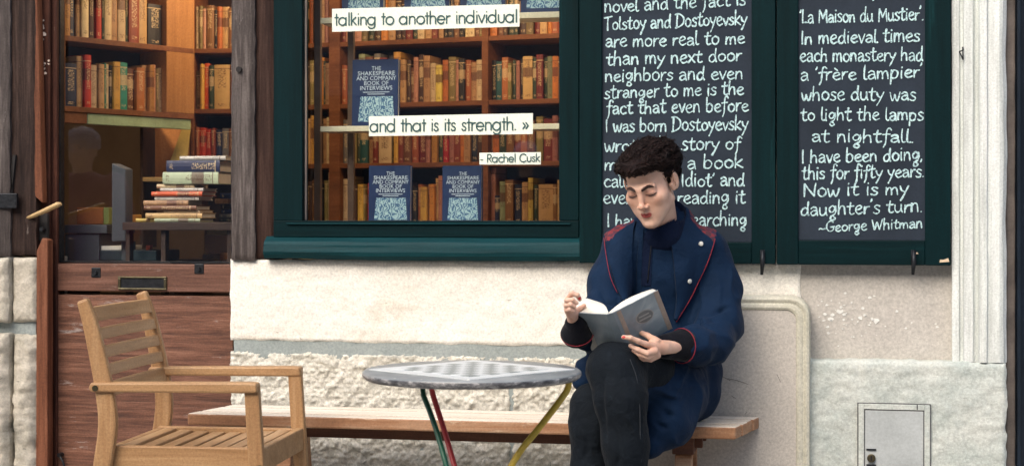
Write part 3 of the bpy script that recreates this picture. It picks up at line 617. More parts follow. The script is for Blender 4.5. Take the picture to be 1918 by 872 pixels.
# ================================================================== BOOKS
BC = {'tan': (.55, .34, .15), 'cream': (.70, .55, .32), 'brown': (.20, .085, .035), 'dark brown': (.065, .030, .018), 'black': (.015, .013, .014), 'red': (.55, .045, .022),
 'dark red': (.20, .030, .022), 'orange': (.58, .19, .040), 'rust': (.38, .11, .04), 'gold': (.60, .33, .07), 'yellow': (.62, .46, .10), 'olive': (.22, .17, .06), 'dark green': (.030, .050, .028),
 'teal': (.018, .085, .085), 'green': (.03, .24, .17), 'sage': (.26, .30, .17), 'navy': (.016, .026, .065), 'rose': (.48, .22, .16), 'grey': (.16, .15, .14), 'pale green': (.45, .52, .34), 'white': (.72, .70, .62), 'blue': (.010, .030, .10)}
def bookmat(name, c):
    m, nt, b = newmat('cover_'+name.replace(' ', '_')); tc = nd(nt, 'ShaderNodeTexCoord'); sp = nd(nt, 'ShaderNodeSeparateXYZ'); nt.links.new(tc.outputs['Generated'], sp.inputs[0])
    info = nd(nt, 'ShaderNodeObjectInfo'); rnd = info.outputs['Random']; x, y, z = sp.outputs
    lum = sum(c)/3; ink = (.72, .55, .30) if lum < .22 else (.10, .035, .02)
    mp = nd(nt, 'ShaderNodeMapping'); mp.inputs['Scale'].default_value = (7, 1, 48); nt.links.new(tc.outputs['Generated'], mp.inputs[0])
    cb = nd(nt, 'ShaderNodeCombineXYZ'); nt.links.new(math_(nt, 'MULTIPLY', rnd, 90.0), cb.inputs[2]); nt.links.new(math_(nt, 'MULTIPLY', rnd, 31.0), cb.inputs[0]); nt.links.new(cb.outputs[0], mp.inputs['Location'])
    tx = noise(nt, mp.outputs[0], 1.0, 2, .6); letters = math_(nt, 'GREATER_THAN', tx, .53)
    inx = math_(nt, 'LESS_THAN', math_(nt, 'ABSOLUTE', math_(nt, 'SUBTRACT', x, .5)), .27)
    lo = math_(nt, 'MULTIPLY_ADD', rnd, .25, .25); zz = math_(nt, 'MULTIPLY', math_(nt, 'GREATER_THAN', z, lo), math_(nt, 'LESS_THAN', z, math_(nt, 'MULTIPLY_ADD', rnd, .12, .80)))
    small = math_(nt, 'MULTIPLY', math_(nt, 'GREATER_THAN', z, .06), math_(nt, 'LESS_THAN', z, .12))
    band = math_(nt, 'LESS_THAN', math_(nt, 'ABSOLUTE', math_(nt, 'SUBTRACT', z, math_(nt, 'MULTIPLY_ADD', rnd, .06, .86))), .009)
    msk = math_(nt, 'MULTIPLY', math_(nt, 'MULTIPLY', letters, inx), math_(nt, 'MAXIMUM', zz, small)); msk = math_(nt, 'MAXIMUM', msk, band)
    v = noise(nt, coords(nt), 9, 5, .6); base = ramp(nt, [(.3, tuple(k*.72 for k in c)), (.7, tuple(min(.9, k*1.25) for k in c))], v)
    hsv = nd(nt, 'ShaderNodeHueSaturation'); nt.links.new(base, hsv.inputs['Color']); nt.links.new(math_(nt, 'MULTIPLY_ADD', rnd, .5, .7), hsv.inputs['Value']); nt.links.new(math_(nt, 'MULTIPLY_ADD', rnd, .03, .485), hsv.inputs['Hue'])
    # a differently coloured title panel on some of them
    has = math_(nt, 'LESS_THAN', math_(nt, 'FRACT', math_(nt, 'MULTIPLY', rnd, 7.7)), .30)
    pan = math_(nt, 'MULTIPLY', has, math_(nt, 'MULTIPLY', math_(nt, 'GREATER_THAN', z, .52), math_(nt, 'LESS_THAN', z, .74)))
    col = mixc(nt, math_(nt, 'MULTIPLY', pan, .75), hsv.outputs[0], (.10, .03, .02) if lum > .2 else (.5, .36, .2))
    col = mixc(nt, math_(nt, 'MULTIPLY', msk, .8), col, ink); nt.links.new(col, b.inputs['Base Color']); b.inputs['Roughness'].default_value = .5; return m
BM = {k: bookmat(k, v) for k, v in BC.items()}
ORD = ['first', 'second', 'third', 'fourth', 'fifth', 'sixth', 'seventh', 'eighth', 'ninth', 'tenth', 'eleventh', 'twelfth', 'thirteenth', 'fourteenth', 'fifteenth', 'sixteenth', 'seventeenth', 'eighteenth', 'nineteenth', 'twentieth'] + ['twenty-'+s for s in ('first', 'second', 'third', 'fourth', 'fifth', 'sixth', 'seventh', 'eighth', 'ninth')] + ['thirtieth'] + ['thirty-'+s for s in ('first', 'second', 'third', 'fourth', 'fifth', 'sixth', 'seventh', 'eighth', 'ninth')] + ['fortieth'] + ['forty-'+s for s in ('first', 'second', 'third', 'fourth', 'fifth', 'sixth', 'seventh', 'eighth', 'ninth')] + ['fiftieth']
def bookmesh(w_, d_, h_):
    mb = MB(); t = min(.0022, w_*.18); b = min(.004, w_*.25)
    ring = [(-w_/2, d_)]+[(x*w_/2, -b*(1-x*x)) for x in (-1, -.6, 0, .6, 1)]+[(w_/2, d_), (w_/2-t, d_), (w_/2-t, t), (-w_/2+t, t), (-w_/2+t, d_)]
    n = len(ring); mb.add([(x, y, 0) for x, y in ring]+[(x, y, h_) for x, y in ring], [(i, (i+1) % n, (i+1) % n+n, i+n) for i in range(n)])
    mb.add([], [])
    # head and foot of the cover: thin quads round the U
    for z in (0, h_):
        q = [(x, y, z) for x, y in ring]
        fs = [(0, 1, 9, 10), (1, 2, 9), (2, 3, 9), (3, 8, 9), (3, 4, 8), (4, 5, 8), (5, 6, 7, 8)]
        mb.add(q, fs if z else [f[::-1] for f in fs])
    e = .003; mb.box((-w_/2+t+.0002, t*.6, e), (w_/2-t-.0002, d_-.004, h_-e), 1); return mb
def book(M4, w_, d_, h_, col, label, group, name='book'):
    me = bookmesh(w_, d_, h_).mesh('book'); me.materials.append(BM[col]); me.materials.append(T['paper'])
    o = bpy.data.objects.new(name, me); COL.objects.link(o); o.matrix_world = M4; return tag(o, label, 'book', group)
class Plane:
    """an upright plane in the room: through the point at pixel px, depth D (or through P), running along direction ang from the picture plane"""
    def __init__(s, px, D, tan):
        s.l0 = (px-CX)/F*D; s.D0 = D; s.t = tan       # D = D0 + tan*(l-l0)
        n = math.hypot(1, tan); e = r2*1/n+d2*tan/n; s.e = np.array([e[0], e[1], 0]); s.nrm = np.array([-e[1], e[0], 0]); s.rz = math.atan2(e[1], e[0]); s.n = n
    def at(s, px, z=None, py=None, back=0.0):
        k = (px-CX)/F; D = (s.D0-s.t*s.l0)/(1-s.t*k); l = k*D
        if z is None: z = CAMH-(py-HY)/F*D
        return L2W(l, D, z)+s.nrm*back
    def z(s, px, py): return s.at(px, py=py)[2]
def shelfbox(pl, pxa, pxb, z0, z1, back0, back1, name, mat, parent, bevel=.002):
    a = pl.at(pxa, z=0); b = pl.at(pxb, z=0); P = []
    for z in (z0, z1):
        for q, bk in ((a, back0), (b, back0), (b, back1), (a, back1)): v = q+pl.nrm*bk; P.append((v[0], v[1], z))
    return MB().hexa(P).build(name, mat, parent, bevel=bevel)
def row(pl, z, items, where, group, depth=.15, rnd=None, back=.02, maxh=.26):
    """items: (px left, px right, top py or height, colour)"""
    rnd = rnd or random.Random(len(items)); names = {}
    for i, (a, b, top, col) in enumerate(items):
        A = pl.at(a, z=z); B = pl.at(b, z=z); wd = np.linalg.norm(B-A)-.0006; c = (A+B)/2
        h_ = top if top < 1 else pl.z((a+b)/2, top)-z; h_ = max(.10, min(maxh, h_)); tilt = rnd.uniform(-.012, .012)
        bk = back+rnd.uniform(-.008, .014); c = c+pl.nrm*bk
        M4 = Matrix.Translation((c[0], c[1], z+.0005)) @ Matrix.Rotation(pl.rz, 4, 'Z') @ Matrix.Rotation(tilt*0, 4, 'Y')
        book(M4, wd, depth*rnd.uniform(.85, 1.1), h_, col, '%s book, %s from the left %s' % (('thin ' if wd < .017 else 'thick ' if wd > .034 else '')+col, ORD[i], where), group)
def fill(pl, a, b, rnd, cols, h0=.17, h1=.235, w0=7, w1=14):
    out = []; x = a
    while x < b-4:
        wd = rnd.uniform(w0, w1); e = min(x+wd, b); out.append((x, e, rnd.uniform(h0, h1), rnd.choice(cols))); x = e+.3
    return out
WARM = ['tan', 'brown', 'dark brown', 'dark red', 'rust', 'olive', 'rose', 'black', 'tan', 'cream', 'dark green', 'grey', 'orange', 'dark brown']
# ---- bookcase behind the window
bp = Plane(959, 7.05, -.364)
zs = [bp.z(1045, y) for y in (-58, 62, 184, 301)]; zs.append(zs[-1]-.275); zs.append(zs[-1]-.29); zs.append(zs[-1]-.30)
bk = empty('bookcase', tuple(bp.at(830, z=.03)), 'long brown wooden bookcase full of old books behind the shop window', 'bookcase')
for z in zs: shelfbox(bp, 520, 1190, z-.022, z, 0, .24, 'shelf', T['shelfwood'], bk)
for a, b in ((548, 562), (617, 637), (903, 915), (1180, 1192)): shelfbox(bp, a, b, .03, 2.5, -.006, .24, 'upright', T['shelfwood'], bk)
shelfbox(bp, 520, 1192, .03, 2.5, .241, .26, 'back_board', M('dark_bookcase_back', (.05, .022, .012), .8), bk)
g = 'old books on the window bookcase'; R = random.Random(21)
rowA = fill(bp, 566, 616, R, WARM, .19, .23)+fill(bp, 638, 902, R, WARM, .18, .235)+fill(bp, 916, 1060, R, WARM, .18, .23)
row(bp, zs[1], rowA, 'on the top window shelf', g)
rowB = [(566,576,114,'dark brown'),(577,587,113,'olive'),(588,596,110,'brown'),(596,602,107,'orange'),(602,607,114,'dark green'),(607,616,118,'tan'),(638,647,122,'rust'),(647,657,114,'red'),(658,668,110,'dark brown'),(668,680,101,'sage'),(681,695,106,'brown'),(696,708,100,'grey'),(709,722,108,'dark red'),(723,733,104,'black'),(733,746,97,'gold'),(747,757,112,'tan'),(758,765,112,'dark brown'),(765,772,126,'brown'),(772,780,107,'rose'),(780,790,102,'dark brown'),(790,802,104,'tan'),(803,813,118,'cream'),(814,825,122,'yellow'),(825,835,112,'orange'),(836,850,106,'olive'),(851,857,112,'rose'),(857,868,110,'black'),(868,878,112,'rust'),(878,890,116,'tan'),(890,901,112,'cream'),
 (917,926,112,'black'),(926,937,115,'teal'),(937,949,107,'rust'),(949,956,118,'olive'),(956,963,112,'dark green'),(963,970,113,'rose'),(971,976,110,'black'),(976,994,105,'tan'),(994,1002,108,'dark green'),(1002,1015,102,'dark red'),(1015,1022,107,'dark green'),(1022,1032,105,'sage'),(1032,1043,105,'orange'),(1043,1056,108,'brown')]
row(bp, zs[2], rowB, 'beside the upper blue book', g)
rowC = [(566,577,222,'tan'),(577,589,216,'gold'),(590,599,226,'dark brown'),(600,608,222,'tan'),(608,616,220,'cream'),(638,648,224,'grey'),(648,655,222,'rose'),(656,666,226,'olive'),(667,672,230,'dark green'),(672,686,222,'teal'),(686,696,220,'tan'),(696,705,228,'dark red'),(705,729,218,'cream'),(730,733,226,'black'),(733,742,222,'gold'),(742,753,228,'dark red'),(753,768,230,'brown'),(768,780,222,'rust'),(780,795,228,'dark red'),(795,803,222,'rose'),(803,806,230,'brown'),(806,816,243,'gold'),(817,826,226,'dark green'),(826,836,220,'red'),(836,846,222,'rose'),(846,858,226,'dark red'),(859,866,222,'orange'),(866,878,220,'tan'),(878,891,226,'navy'),(891,902,224,'dark brown'),
 (916,921,222,'brown'),(921,933,220,'orange'),(933,946,226,'dark green'),(946,960,222,'brown'),(960,972,226,'dark red'),(972,984,222,'rust'),(984,999,225,'brown'),(1000,1013,218,'olive'),(1014,1031,222,'dark red'),(1031,1041,216,'rose'),(1041,1056,222,'dark brown')]
row(bp, zs[3], rowC, 'on the shelf behind the second quotation strip', g)
rowD = [(566,579,340,'dark brown'),(580,590,337,'brown'),(590,601,344,'black'),(602,610,338,'olive'),(611,616,323,'cream'),(638,647,335,'cream'),(647,654,330,'tan'),(655,666,346,'dark brown'),(667,678,345,'gold'),(678,682,346,'olive'),(683,692,343,'red'),(693,704,340,'brown'),(705,716,348,'rust'),(717,728,340,'dark red'),(729,741,344,'tan'),(742,755,340,'brown'),(756,768,346,'dark brown'),(769,778,350,'black'),(778,785,345,'rust'),(785,797,350,'gold'),(797,802,345,'tan'),(802,811,345,'orange'),(811,817,334,'tan'),(817,824,329,'rose'),(824,832,346,'rose'),(833,845,340,'brown'),(846,858,345,'olive'),(859,870,340,'dark red'),(871,884,344,'tan'),(885,901,340,'brown'),
 (916,924,312,'rose'),(925,934,366,'navy'),(934,944,340,'sage'),(944,959,337,'brown'),(960,973,345,'navy'),(974,985,341,'tan'),(986,995,333,'yellow'),(996,1004,346,'dark green'),(1004,1032,345,'tan'),(1032,1040,345,'brown'),(1040,1050,337,'tan')]
row(bp, zs[4], rowD, 'on the lowest window shelf', g, maxh=.25)
# ---- display stand in the window with the blue books
ds = empty('display_stand', (W(800, 412, .14)[0], .14, .95), 'window display stand of two thin uprights and pale shelves', 'stand')
dp_y = .17; mw1 = M('grey_brown_upright', (.16, .11, .075), .4, .2, 8); pg = M('pale_shelf_edge', (.62, .60, .42), .3, .08, 5)
for a, b in ((588, 600), (651, 662)):
    p = W(a, 400, dp_y+.1); q = W(b, 400, dp_y+.1); MB().box((p[0], dp_y+.1, .95), (q[0], dp_y+.12, 2.6)).build('upright', mw1, ds)
for a, b, py0, py1, px in ((600, 1060, 236, 246, 660), (600, 1060, 23, 34, 1000)):
    p = W(a, py0, dp_y-.03); q = W(b, py1, dp_y-.03); z1s = W(px, py0, dp_y-.03)[2]; z0s = W(px, py1, dp_y-.03)[2]
    MB().box((p[0], dp_y-.03, z0s), (q[0], dp_y+.10, z1s)).build('shelf', pg if True else None, ds, bevel=.001)
zsill = W(800, 413, dp_y)[2]-.012
MB().box((W(560, 400, .07)[0], .075, zsill-.03), (W(1060, 400, .07)[0], .55, zsill)).build('display_base', T['shelfwood'], ds)
# blue display book: cover, title, generic engraved picture
mb_, nb_, bb_ = newmat('display_cover_blue'); bb_.inputs['Base Color'].default_value = (.010, .028, .085, 1); bb_.inputs['Roughness'].default_value = .35
m_, nt_, b_ = newmat('pale_blue_print'); v_ = coords(nt_, (1, 1, 1))
wv = nd(nt_, 'ShaderNodeTexWave'); wv.inputs['Scale'].default_value = 22; wv.inputs['Distortion'].default_value = 16; wv.inputs['Detail'].default_value = 3; wv.inputs['Detail Scale'].default_value = 2.2; nt_.links.new(v_, wv.inputs['Vector'])
nt_.links.new(ramp(nt_, [(.30, (.03, .11, .22)), (.46, (.20, .36, .39)), (.8, (.36, .54, .54))], wv.outputs['Fac']), b_.inputs['Base Color']); pic = m_
tw = M('pale_title_ink', (.55, .68, .70), .6, .05, 9)
def text_mesh(s, size, cx, z, y, width=None):
    cu = bpy.data.curves.new('t', 'FONT'); cu.body = s; cu.size = size; cu.align_x = 'CENTER'; cu.resolution_u = 2; cu.fill_mode = 'BOTH'
    o = bpy.data.objects.new('t', cu); COL.objects.link(o); dg = bpy.context.evaluated_depsgraph_get(); dg.update()
    me = bpy.data.meshes.new_from_object(o.evaluated_get(dg)); bpy.data.objects.remove(o)
    xs = [v.co.x for v in me.vertices]; k = (width/(max(xs)-min(xs))) if width and xs else 1.0
    for v in me.vertices: x, yy = v.co.x, v.co.y; v.co = (cx+x*k, y, z+yy)
    me.materials.clear(); return me
def blue_book(px0, py0, px1, py1, label, yy=.15, zb=None, spine=True):
    p = W(px0, py0, yy); q = W(px1, py1, yy); wd = q[0]-p[0]; zb = zb if zb is not None else q[2]; hh = p[2]-q[2] if py0 > -300 else .24
    t = .028; o = empty('display_book', ((p[0]+q[0])/2, yy, zb), label, 'book', 'blue display books in the shop window')
    lean = math.radians(6)
    mb = MB().box((-wd/2, 0, 0), (wd/2, .0025, hh)).box((-wd/2, t-.0025, 0), (wd/2, t, hh)).box((-wd/2, .0025, 0), (-wd/2+.003, t-.0025, hh))
    mb.build('cover', mb_, o, world=False); MB().box((-wd/2+.0035, .003, .003), (wd/2-.003, t-.003, hh-.003)).build('page_block', T['paper'], o, world=False)
    ls = [('THE', .02), ('SHAKESPEARE', .145), ('AND COMPANY', .155), ('BOOK OF', .095), ('INTERVIEWS', .125)]
    s = wd/.165
    for i, (tx, w_) in enumerate(ls):
        me = text_mesh(tx, .0205*s, .004, hh-(.040+i*.0178)*s*hh/(.24*s), -.0006, (w_ if i else .036)*s*.92); link_mesh('title_line', me, tw, o, world=False)
    for i, w_ in enumerate((.095, .062)): MB().box((-w_/2*s+.004, -.0007, hh*(.50-i*.03)), (w_/2*s+.004, -.0001, hh*(.50-i*.03)+.0022)).build('rule_line', tw, o, world=False)
    a = hh*.06; b = hh*.44; MB().prism([(-.060*s, -.0009, a), (.070*s, -.0009, a), (.064*s, -.0009, b), (-.052*s, -.0009, b)], (0, .0007, 0)).build('cover_picture', pic, o, world=False)
    o.rotation_euler = (-lean*.35, 0, 0); return o
blue_book(690, 303, 768, 411, 'left of the two blue display books standing on the window base', .15, zsill+.002)
blue_book(828, 302, 901, 410, 'right-hand of the two blue display books standing on the window base', .15, zsill+.002)
zsh = W(660, 236, dp_y-.03)[2]+.001; zsh2 = W(1000, 23, dp_y-.03)[2]+.001
blue_book(659, 111, 745, 234, 'blue display book standing on the middle shelf, above the second strip', .15, zsh)
for i, (a, b) in enumerate(((640, 718), (757, 841), (862, 946), (975, 1056))):
    blue_book(a, -101, b, 22, 'blue display book on the top shelf of the stand, %s from the left' % ORD[i], .15, zsh2)
# flat magazines under the top shelf at right
M4 = Matrix.Translation(tuple(W(1045, 50, .16))) @ Matrix.Rotation(math.pi/2, 4, 'Y')
# ================================================================== behind the door
dp = Plane(115, 6.3, 1.28); e1, e2, e3 = dp.z(120, 66), dp.z(130, 199), 0
bc = empty('bookcase', tuple(dp.at(200, z=.03)), 'angled wooden bookcase behind the door glass with two rows of books', 'bookcase')
for z in (e1, e2, e1+.30): shelfbox(dp, 100, 362, z-.022, z, -.005, .2, 'shelf', T['shelfwood'], bc)
shelfbox(dp, 105, 121, e2, 2.5, -.006, .02, 'upright', T['shelfwood'], bc)
shelfbox(dp, 311, 363, e2+.001, 2.5, -.004, .2, 'end_panel', T['ply'], bc)
shelfbox(dp, 100, 362, e2, 2.5, .17, .19, 'back_board', bpy.data.materials['dark_bookcase_back'], bc)
shelfbox(dp, 165, 358, e2-.066, e2-.024, .002, .03, 'green_light_strip', M('pale_green_light_tone', (.36, .48, .28), .4, .25, 6), bc)  # pale green light under the shelf, painted as a solid strip
shelfbox(dp, 100, 164, e2-.066, e2-.024, .002, .03, 'fascia', T['shelfwood'], bc)
g2 = 'books on the bookcase behind the door glass'
row(dp, e1, [(123,135,.24,'gold'),(135,149,.25,'navy'),(150,158,.25,'tan'),(158,171,.25,'cream'),(171,181,.22,'dark brown'),(181,185,.22,'cream'),(185,195,.24,'red'),(195,200,.22,'dark green'),(200,213,.25,'cream'),(213,227,.25,'tan'),(227,241,.25,'cream'),(241,246,.24,'dark green'),(246,265,.24,'rust'),(266,283,.24,'tan'),(284,309,8,'black')], 'on the upper shelf behind the door glass', g2, .12, maxh=.262)
row(dp, e2, [(130,152,118,'navy'),(152,163,105,'tan'),(163,175,103,'red'),(176,190,122,'cream'),(191,201,120,'tan'),(201,205,118,'green'),(205,212,120,'cream'),(212,218,122,'black'),(218,230,116,'gold'),(230,246,117,'green'),(246,261,128,'brown'),(261,275,127,'rust'),(275,284,122,'tan'),(284,293,122,'gold'),(293,301,121,'rose'),(301,306,128,'olive'),(306,314,127,'cream')], 'on the lower shelf behind the door glass', g2, .12, maxh=.255)
fp = Plane(362, 6.95, -.1); f1, f2, f3 = fp.z(400, 91), fp.z(400, 204), fp.z(400, 297)
b3 = empty('bookcase', tuple(fp.at(400, z=.03)), 'narrow bookcase bay of three short shelves beside the grey post', 'bookcase')
for z in (f1, f2, f3, f1+.30): shelfbox(fp, 362, 520, z-.02, z, 0, .22, 'shelf', T['shelfwood'], b3)
shelfbox(fp, 358, 363, f3-.2, 2.5, -.004, .22, 'upright', T['shelfwood'], b3)
shelfbox(fp, 355, 520, .03, 2.5, .221, .24, 'back_board', bpy.data.materials['dark_bookcase_back'], b3)
g3 = 'books in the narrow bay beside the grey post'
row(fp, f1, [(364,371,12,'cream'),(371,378,11,'olive'),(378,384,16,'rose'),(385,399,10,'brown'),(399,405,18,'black'),(405,413,12,'orange'),(413,426,12,'tan'),(426,440,14,'brown'),(441,455,12,'dark red')], 'on the top shelf of the narrow bay', g3, .13)
row(fp, f2, [(364,373,132,'olive'),(373,380,120,'gold'),(380,389,118,'red'),(389,398,122,'dark green'),(399,428,121,'tan'),(429,445,122,'brown')], 'on the middle shelf of the narrow bay', g3, .13)
row(fp, f3, [(364,371,238,'rust'),(371,383,239,'red'),(383,393,242,'red'),(394,401,240,'dark red'),(401,413,243,'navy'),(413,426,240,'grey'),(426,442,240,'brown')], 'on the bottom shelf of the narrow bay', g3, .13)
# counter with the piles
tp = Plane(235, 6.15, -.15); zt = tp.z(330, 416)
ct = empty('counter', tuple(tp.at(330, z=.03)), 'dark wooden counter inside the door carrying piles of books', 'counter')
ctm = wood('dark_counter_wood', (.02, .012, .009), (.05, .028, .018), (.09, .05, .03), 'X')
shelfbox(tp, 233, 520, zt-.03, zt, -.02, .35, 'counter_top', ctm, ct)
for a, b in ((235, 243), (301, 310), (425, 433)): shelfbox(tp, a, b, .03, zt-.0305, 0, .04, 'leg', ctm, ct)
shelfbox(tp, 243, 520, .6, .62, .02, .34, 'lower_shelf', ctm, ct)
def lay(px0, px1, py0, py1, col, label, g, pl=tp, back=0.0, depth=.16, zbase=None):
    A = pl.at(px0, py=py1, back=back); B = pl.at(px1, py=py1, back=back); zz = A[2] if zbase is None else zbase; h_ = (py1-py0)/F*6.15-.0008; L = np.linalg.norm((B-A)[:2])
    # lies flat, spine to the street: book x (thickness) -> up, book z (height) -> along
    c = (A+B)/2; ex = np.array([0, 0, 1.0]); ez = pl.e; ey = pl.nrm
    M4 = Matrix(((ex[0], ey[0], ez[0], c[0]-ez[0]*L/2), (ex[1], ey[1], ez[1], c[1]-ez[1]*L/2), (ex[2], ey[2], ez[2], zz+h_/2), (0, 0, 0, 1)))
    book(M4, h_, depth, L, col, label, g); return zz+h_+.0008
gp = 'books piled flat on the counter inside the door'
z = zt+.001
pile = [(290, 375, 7, 'pale green'), (272, 378, 10, 'tan'), (305, 372, 5, 'cream'), (270, 368, 9, 'brown'), (268, 352, 9.5, 'tan'), (288, 371, 8, 'white'), (284, 379, 8.5, 'red'), (299, 380, 6.5, 'white'), (292, 362, 7.5, 'cream'), (305, 409, 22, 'pale green'), (311, 411, 22, 'navy'), (335, 421, 8, 'white')]
for i, (a, b, hp, col) in enumerate(pile):
    z = lay(a, b, 0, hp, col, '%s book lying flat in the tall pile, %s from bottom' % (col, ORD[i]), gp, back=.0+.006*(i % 3), zbase=z)
z = zt+.001
for i, (a, b, hp, col) in enumerate([(380, 432, 7, 'black'), (381, 428, 9, 'grey'), (384, 440, 8, 'navy'), (383, 440, 11, 'black'), (372, 421, 9.5, 'tan'), (382, 445, 11, 'blue')]):
    z = lay(a, b, 0, hp, col, '%s book lying flat in the short pile, %s from the bottom' % (col, ORD[i]), gp, back=.19, zbase=z, depth=.12)
lay(251, 288, 0, 7, 'yellow', 'small yellow book lying alone at the left end of the counter', gp, zbase=zt+.001, back=.02)
# wooden cubby with a yellow leaning sheet, left of the narrow bay
cp = Plane(268, 6.8, .0); cb_ = empty('cubby', tuple(cp.at(300, z=cp.z(300, 333))), 'wooden cubby with a leaning yellow card above the book pile', 'cubby')
zb0 = cp.z(300, 332); shelfbox(cp, 268, 336, zb0-.018, zb0, -.01, .25, 'shelf', M('pale_cubby_edge', (.60, .42, .16), .5, .1, 5), cb_)
shelfbox(cp, 263, 269, zb0-.3, zb0+.26, -.01, .25, 'side', ctm, cb_); shelfbox(cp, 268, 336, zb0, zb0+.26, .22, .25, 'back', T['ply'], cb_)
P = [cp.at(306, z=zb0+.001, back=.02), cp.at(345, z=zb0+.001, back=.02), cp.at(345, z=zb0+.24, back=.15), cp.at(331, z=zb0+.24, back=.15)]
tag(MB().prism([tuple(p) for p in P], (0, .002, 0)).build('yellow_card', M('yellow_card', (.55, .42, .12), .5, .25, 5)), 'yellow card leaning in the cubby above the tall pile', 'card')
# desk things low in the door glass
dk = Plane(110, 6.22, -.18); zk = dk.z(200, 489)
de = empty('desk', tuple(dk.at(200, z=.03)), 'dark desk just inside the door', 'desk'); shelfbox(dk, 90, 330, zk-.03, zk, -.05, .5, 'desk_top', ctm, de); shelfbox(dk, 95, 105, .03, zk-.0305, 0, .4, 'leg', ctm, de); shelfbox(dk, 318, 328, .03, zk-.0305, 0, .4, 'leg', ctm, de)
gm = M('grey_plastic', (.075, .085, .095), .45, .1, 5); gd = M('dark_teal_plastic', (.022, .040, .048), .4, .2, 5); ob = M('orange_brown_card', (.42, .14, .035), .6, .15, 6)
def bx(name, pl, a, b, y0, y1, k0, k1, mat, label, cat, bev=.003):
    return tag(shelfbox(pl, a, b, pl.z((a+b)/2, y1), pl.z((a+b)/2, y0), k0, k1, name, mat, None, bev), label, cat)
bx('grey_tray', dk, 108, 190, 421, 437, .05, .32, gm, 'flat grey tray on top of the grey box inside the door', 'tray')
bx('grey_box', dk, 108, 173, 438, 488.5, .06, .34, gm, 'tall grey box under the tray inside the door', 'box')
bx('dark_drawer_box', dk, 174, 281, 469, 488.5, .06, .3, gd, 'long low dark box on the desk inside the door', 'box')
bx('paper_stack', dk, 173, 215, 461, 468.5, .08, .26, T['paper'], 'small stack of papers on the low dark box', 'papers', .001)
bx('orange_block', dk, 256, 263, 460, 468.5, .09, .12, M('orange_plastic', (.75, .12, .03), .4), 'tiny orange block on the low dark box', 'block', .001)
bx('folder_box', dk, 118, 168, 388, 420, .12, .32, ob, 'orange brown folder box on the grey tray', 'box'); bx('green_file', dk, 168.5, 179, 388, 420, .12, .3, M('green_file', (.25, .30, .09), .5), 'pale green file beside the orange brown folder box', 'file')
bx('yellow_pad', dk, 181, 207, 402, 417, .2, .3, BM['gold'], 'pair of gold note pads between the green file and the monitor', 'note pads')
mo = empty('monitor', tuple(dk.at(225, z=zk)), 'grey flat monitor seen almost edge-on inside the door', 'monitor')
A = dk.at(209, z=0, back=.0); B = dk.at(231, z=0, back=.02); zA, zA2 = dk.z(209, 305), dk.z(231, 316); zb_ = dk.z(220, 452)
MB().hexa([(A[0], A[1], zb_), (B[0], B[1], zb_), (B[0]+.008, B[1]+.05, zb_), (A[0]+.008, A[1]+.05, zb_), (A[0], A[1], zA), (B[0], B[1], zA2), (B[0]+.008, B[1]+.05, zA2), (A[0]+.008, A[1]+.05, zA)]).build('screen_case', gm, mo, bevel=.004)
MB().box((A[0]+.01, A[1]+.06, zk), (A[0]+.045, A[1]+.12, zb_)).build('stand_foot', gm, mo, bevel=.003)
bx('pale_leaflets', Plane(385, 6.3, 0), 378, 428, 431, 440, .1, .3, BM['tan'], 'pale leaflets under the counter edge beside the post', 'leaflets', .001)
bx('card_box', Plane(385, 6.3, 0), 374, 408, 476, 488, .05, .25, BM['tan'], 'low tan box under the counter by the post', 'box')
# lamps of the shop: globes hanging from the ceiling, above the frame
def lamp(x, y, z, power, label):
    o = empty('ceiling_lamp', (x, y, 2.75), label, 'lamp', 'lamps hanging inside the bookshop')
    MB().tube([(x, y, 2.75), (x, y, z+.08)], .004, 6).build('cord', T['iron'], o); R = [[(x+math.sin(t)*.09*math.cos(q), y+math.sin(t)*.09*math.sin(q), z+.0+.09*math.cos(t)) for q in np.linspace(0, 2*math.pi, 17)[:-1]] for t in np.linspace(.05, math.pi-.05, 9)]
    gm_ = bpy.data.materials.get('lamp_globe')
    if gm_ is None:
        gm_, n_, b_ = newmat('lamp_globe'); b_.inputs['Emission Color'].default_value = (1, .62, .28, 1); b_.inputs['Emission Strength'].default_value = 4
    l = bpy.data.lights.new('lamp_bulb', 'POINT'); l.energy = power; l.color = (1.0, .69, .41); l.shadow_soft_size = .1
    lo = bpy.data.objects.new('lamp_bulb', l); COL.objects.link(lo); lo.location = (x, y, z-.14); lo.parent = o; lo.matrix_parent_inverse = mat_world(o).inverted()
    MB().rings(np.array(R), cap0=True, cap1=True).build('globe', gm_, o, True, fix=True)
lamp(-.25, .75, 2.35, 11, 'warm globe lamp nearest the middle of the window'); lamp(-1.2, .7, 2.35, 8.5, 'warm globe lamp by the left part of the window'); lamp(-2.15, .55, 2.3, 32, 'warm globe lamp just inside the door')
# ================================================================== FURNITURE
T['teak'] = wood('oiled_teak', (.28, .145, .060), (.42, .245, .115), (.56, .37, .20), 'X', .5, 1.0, .15)
T['teak_z'] = wood('oiled_teak_upright', (.27, .135, .056), (.40, .23, .106), (.53, .345, .185), 'Z', .5, 1.0, .15)
T['benchtop'] = wood('bleached_skylit_bench_wood', (.50, .41, .31), (.72, .65, .55), (.86, .82, .74), 'X', .7, 1.0, .4)  # weathered top; sky light from above is also put into the pale colour
T['benchedge'] = wood('worn_bench_edge', (.20, .085, .04), (.36, .185, .095), (.56, .38, .25), 'X', .6, 1.0, .4, worn=(.62, .48, .35), worn_t=.56)
T['benchdark'] = wood('dark_bench_rail', (.05, .018, .010), (.12, .045, .022), (.20, .085, .045), 'X', .6)
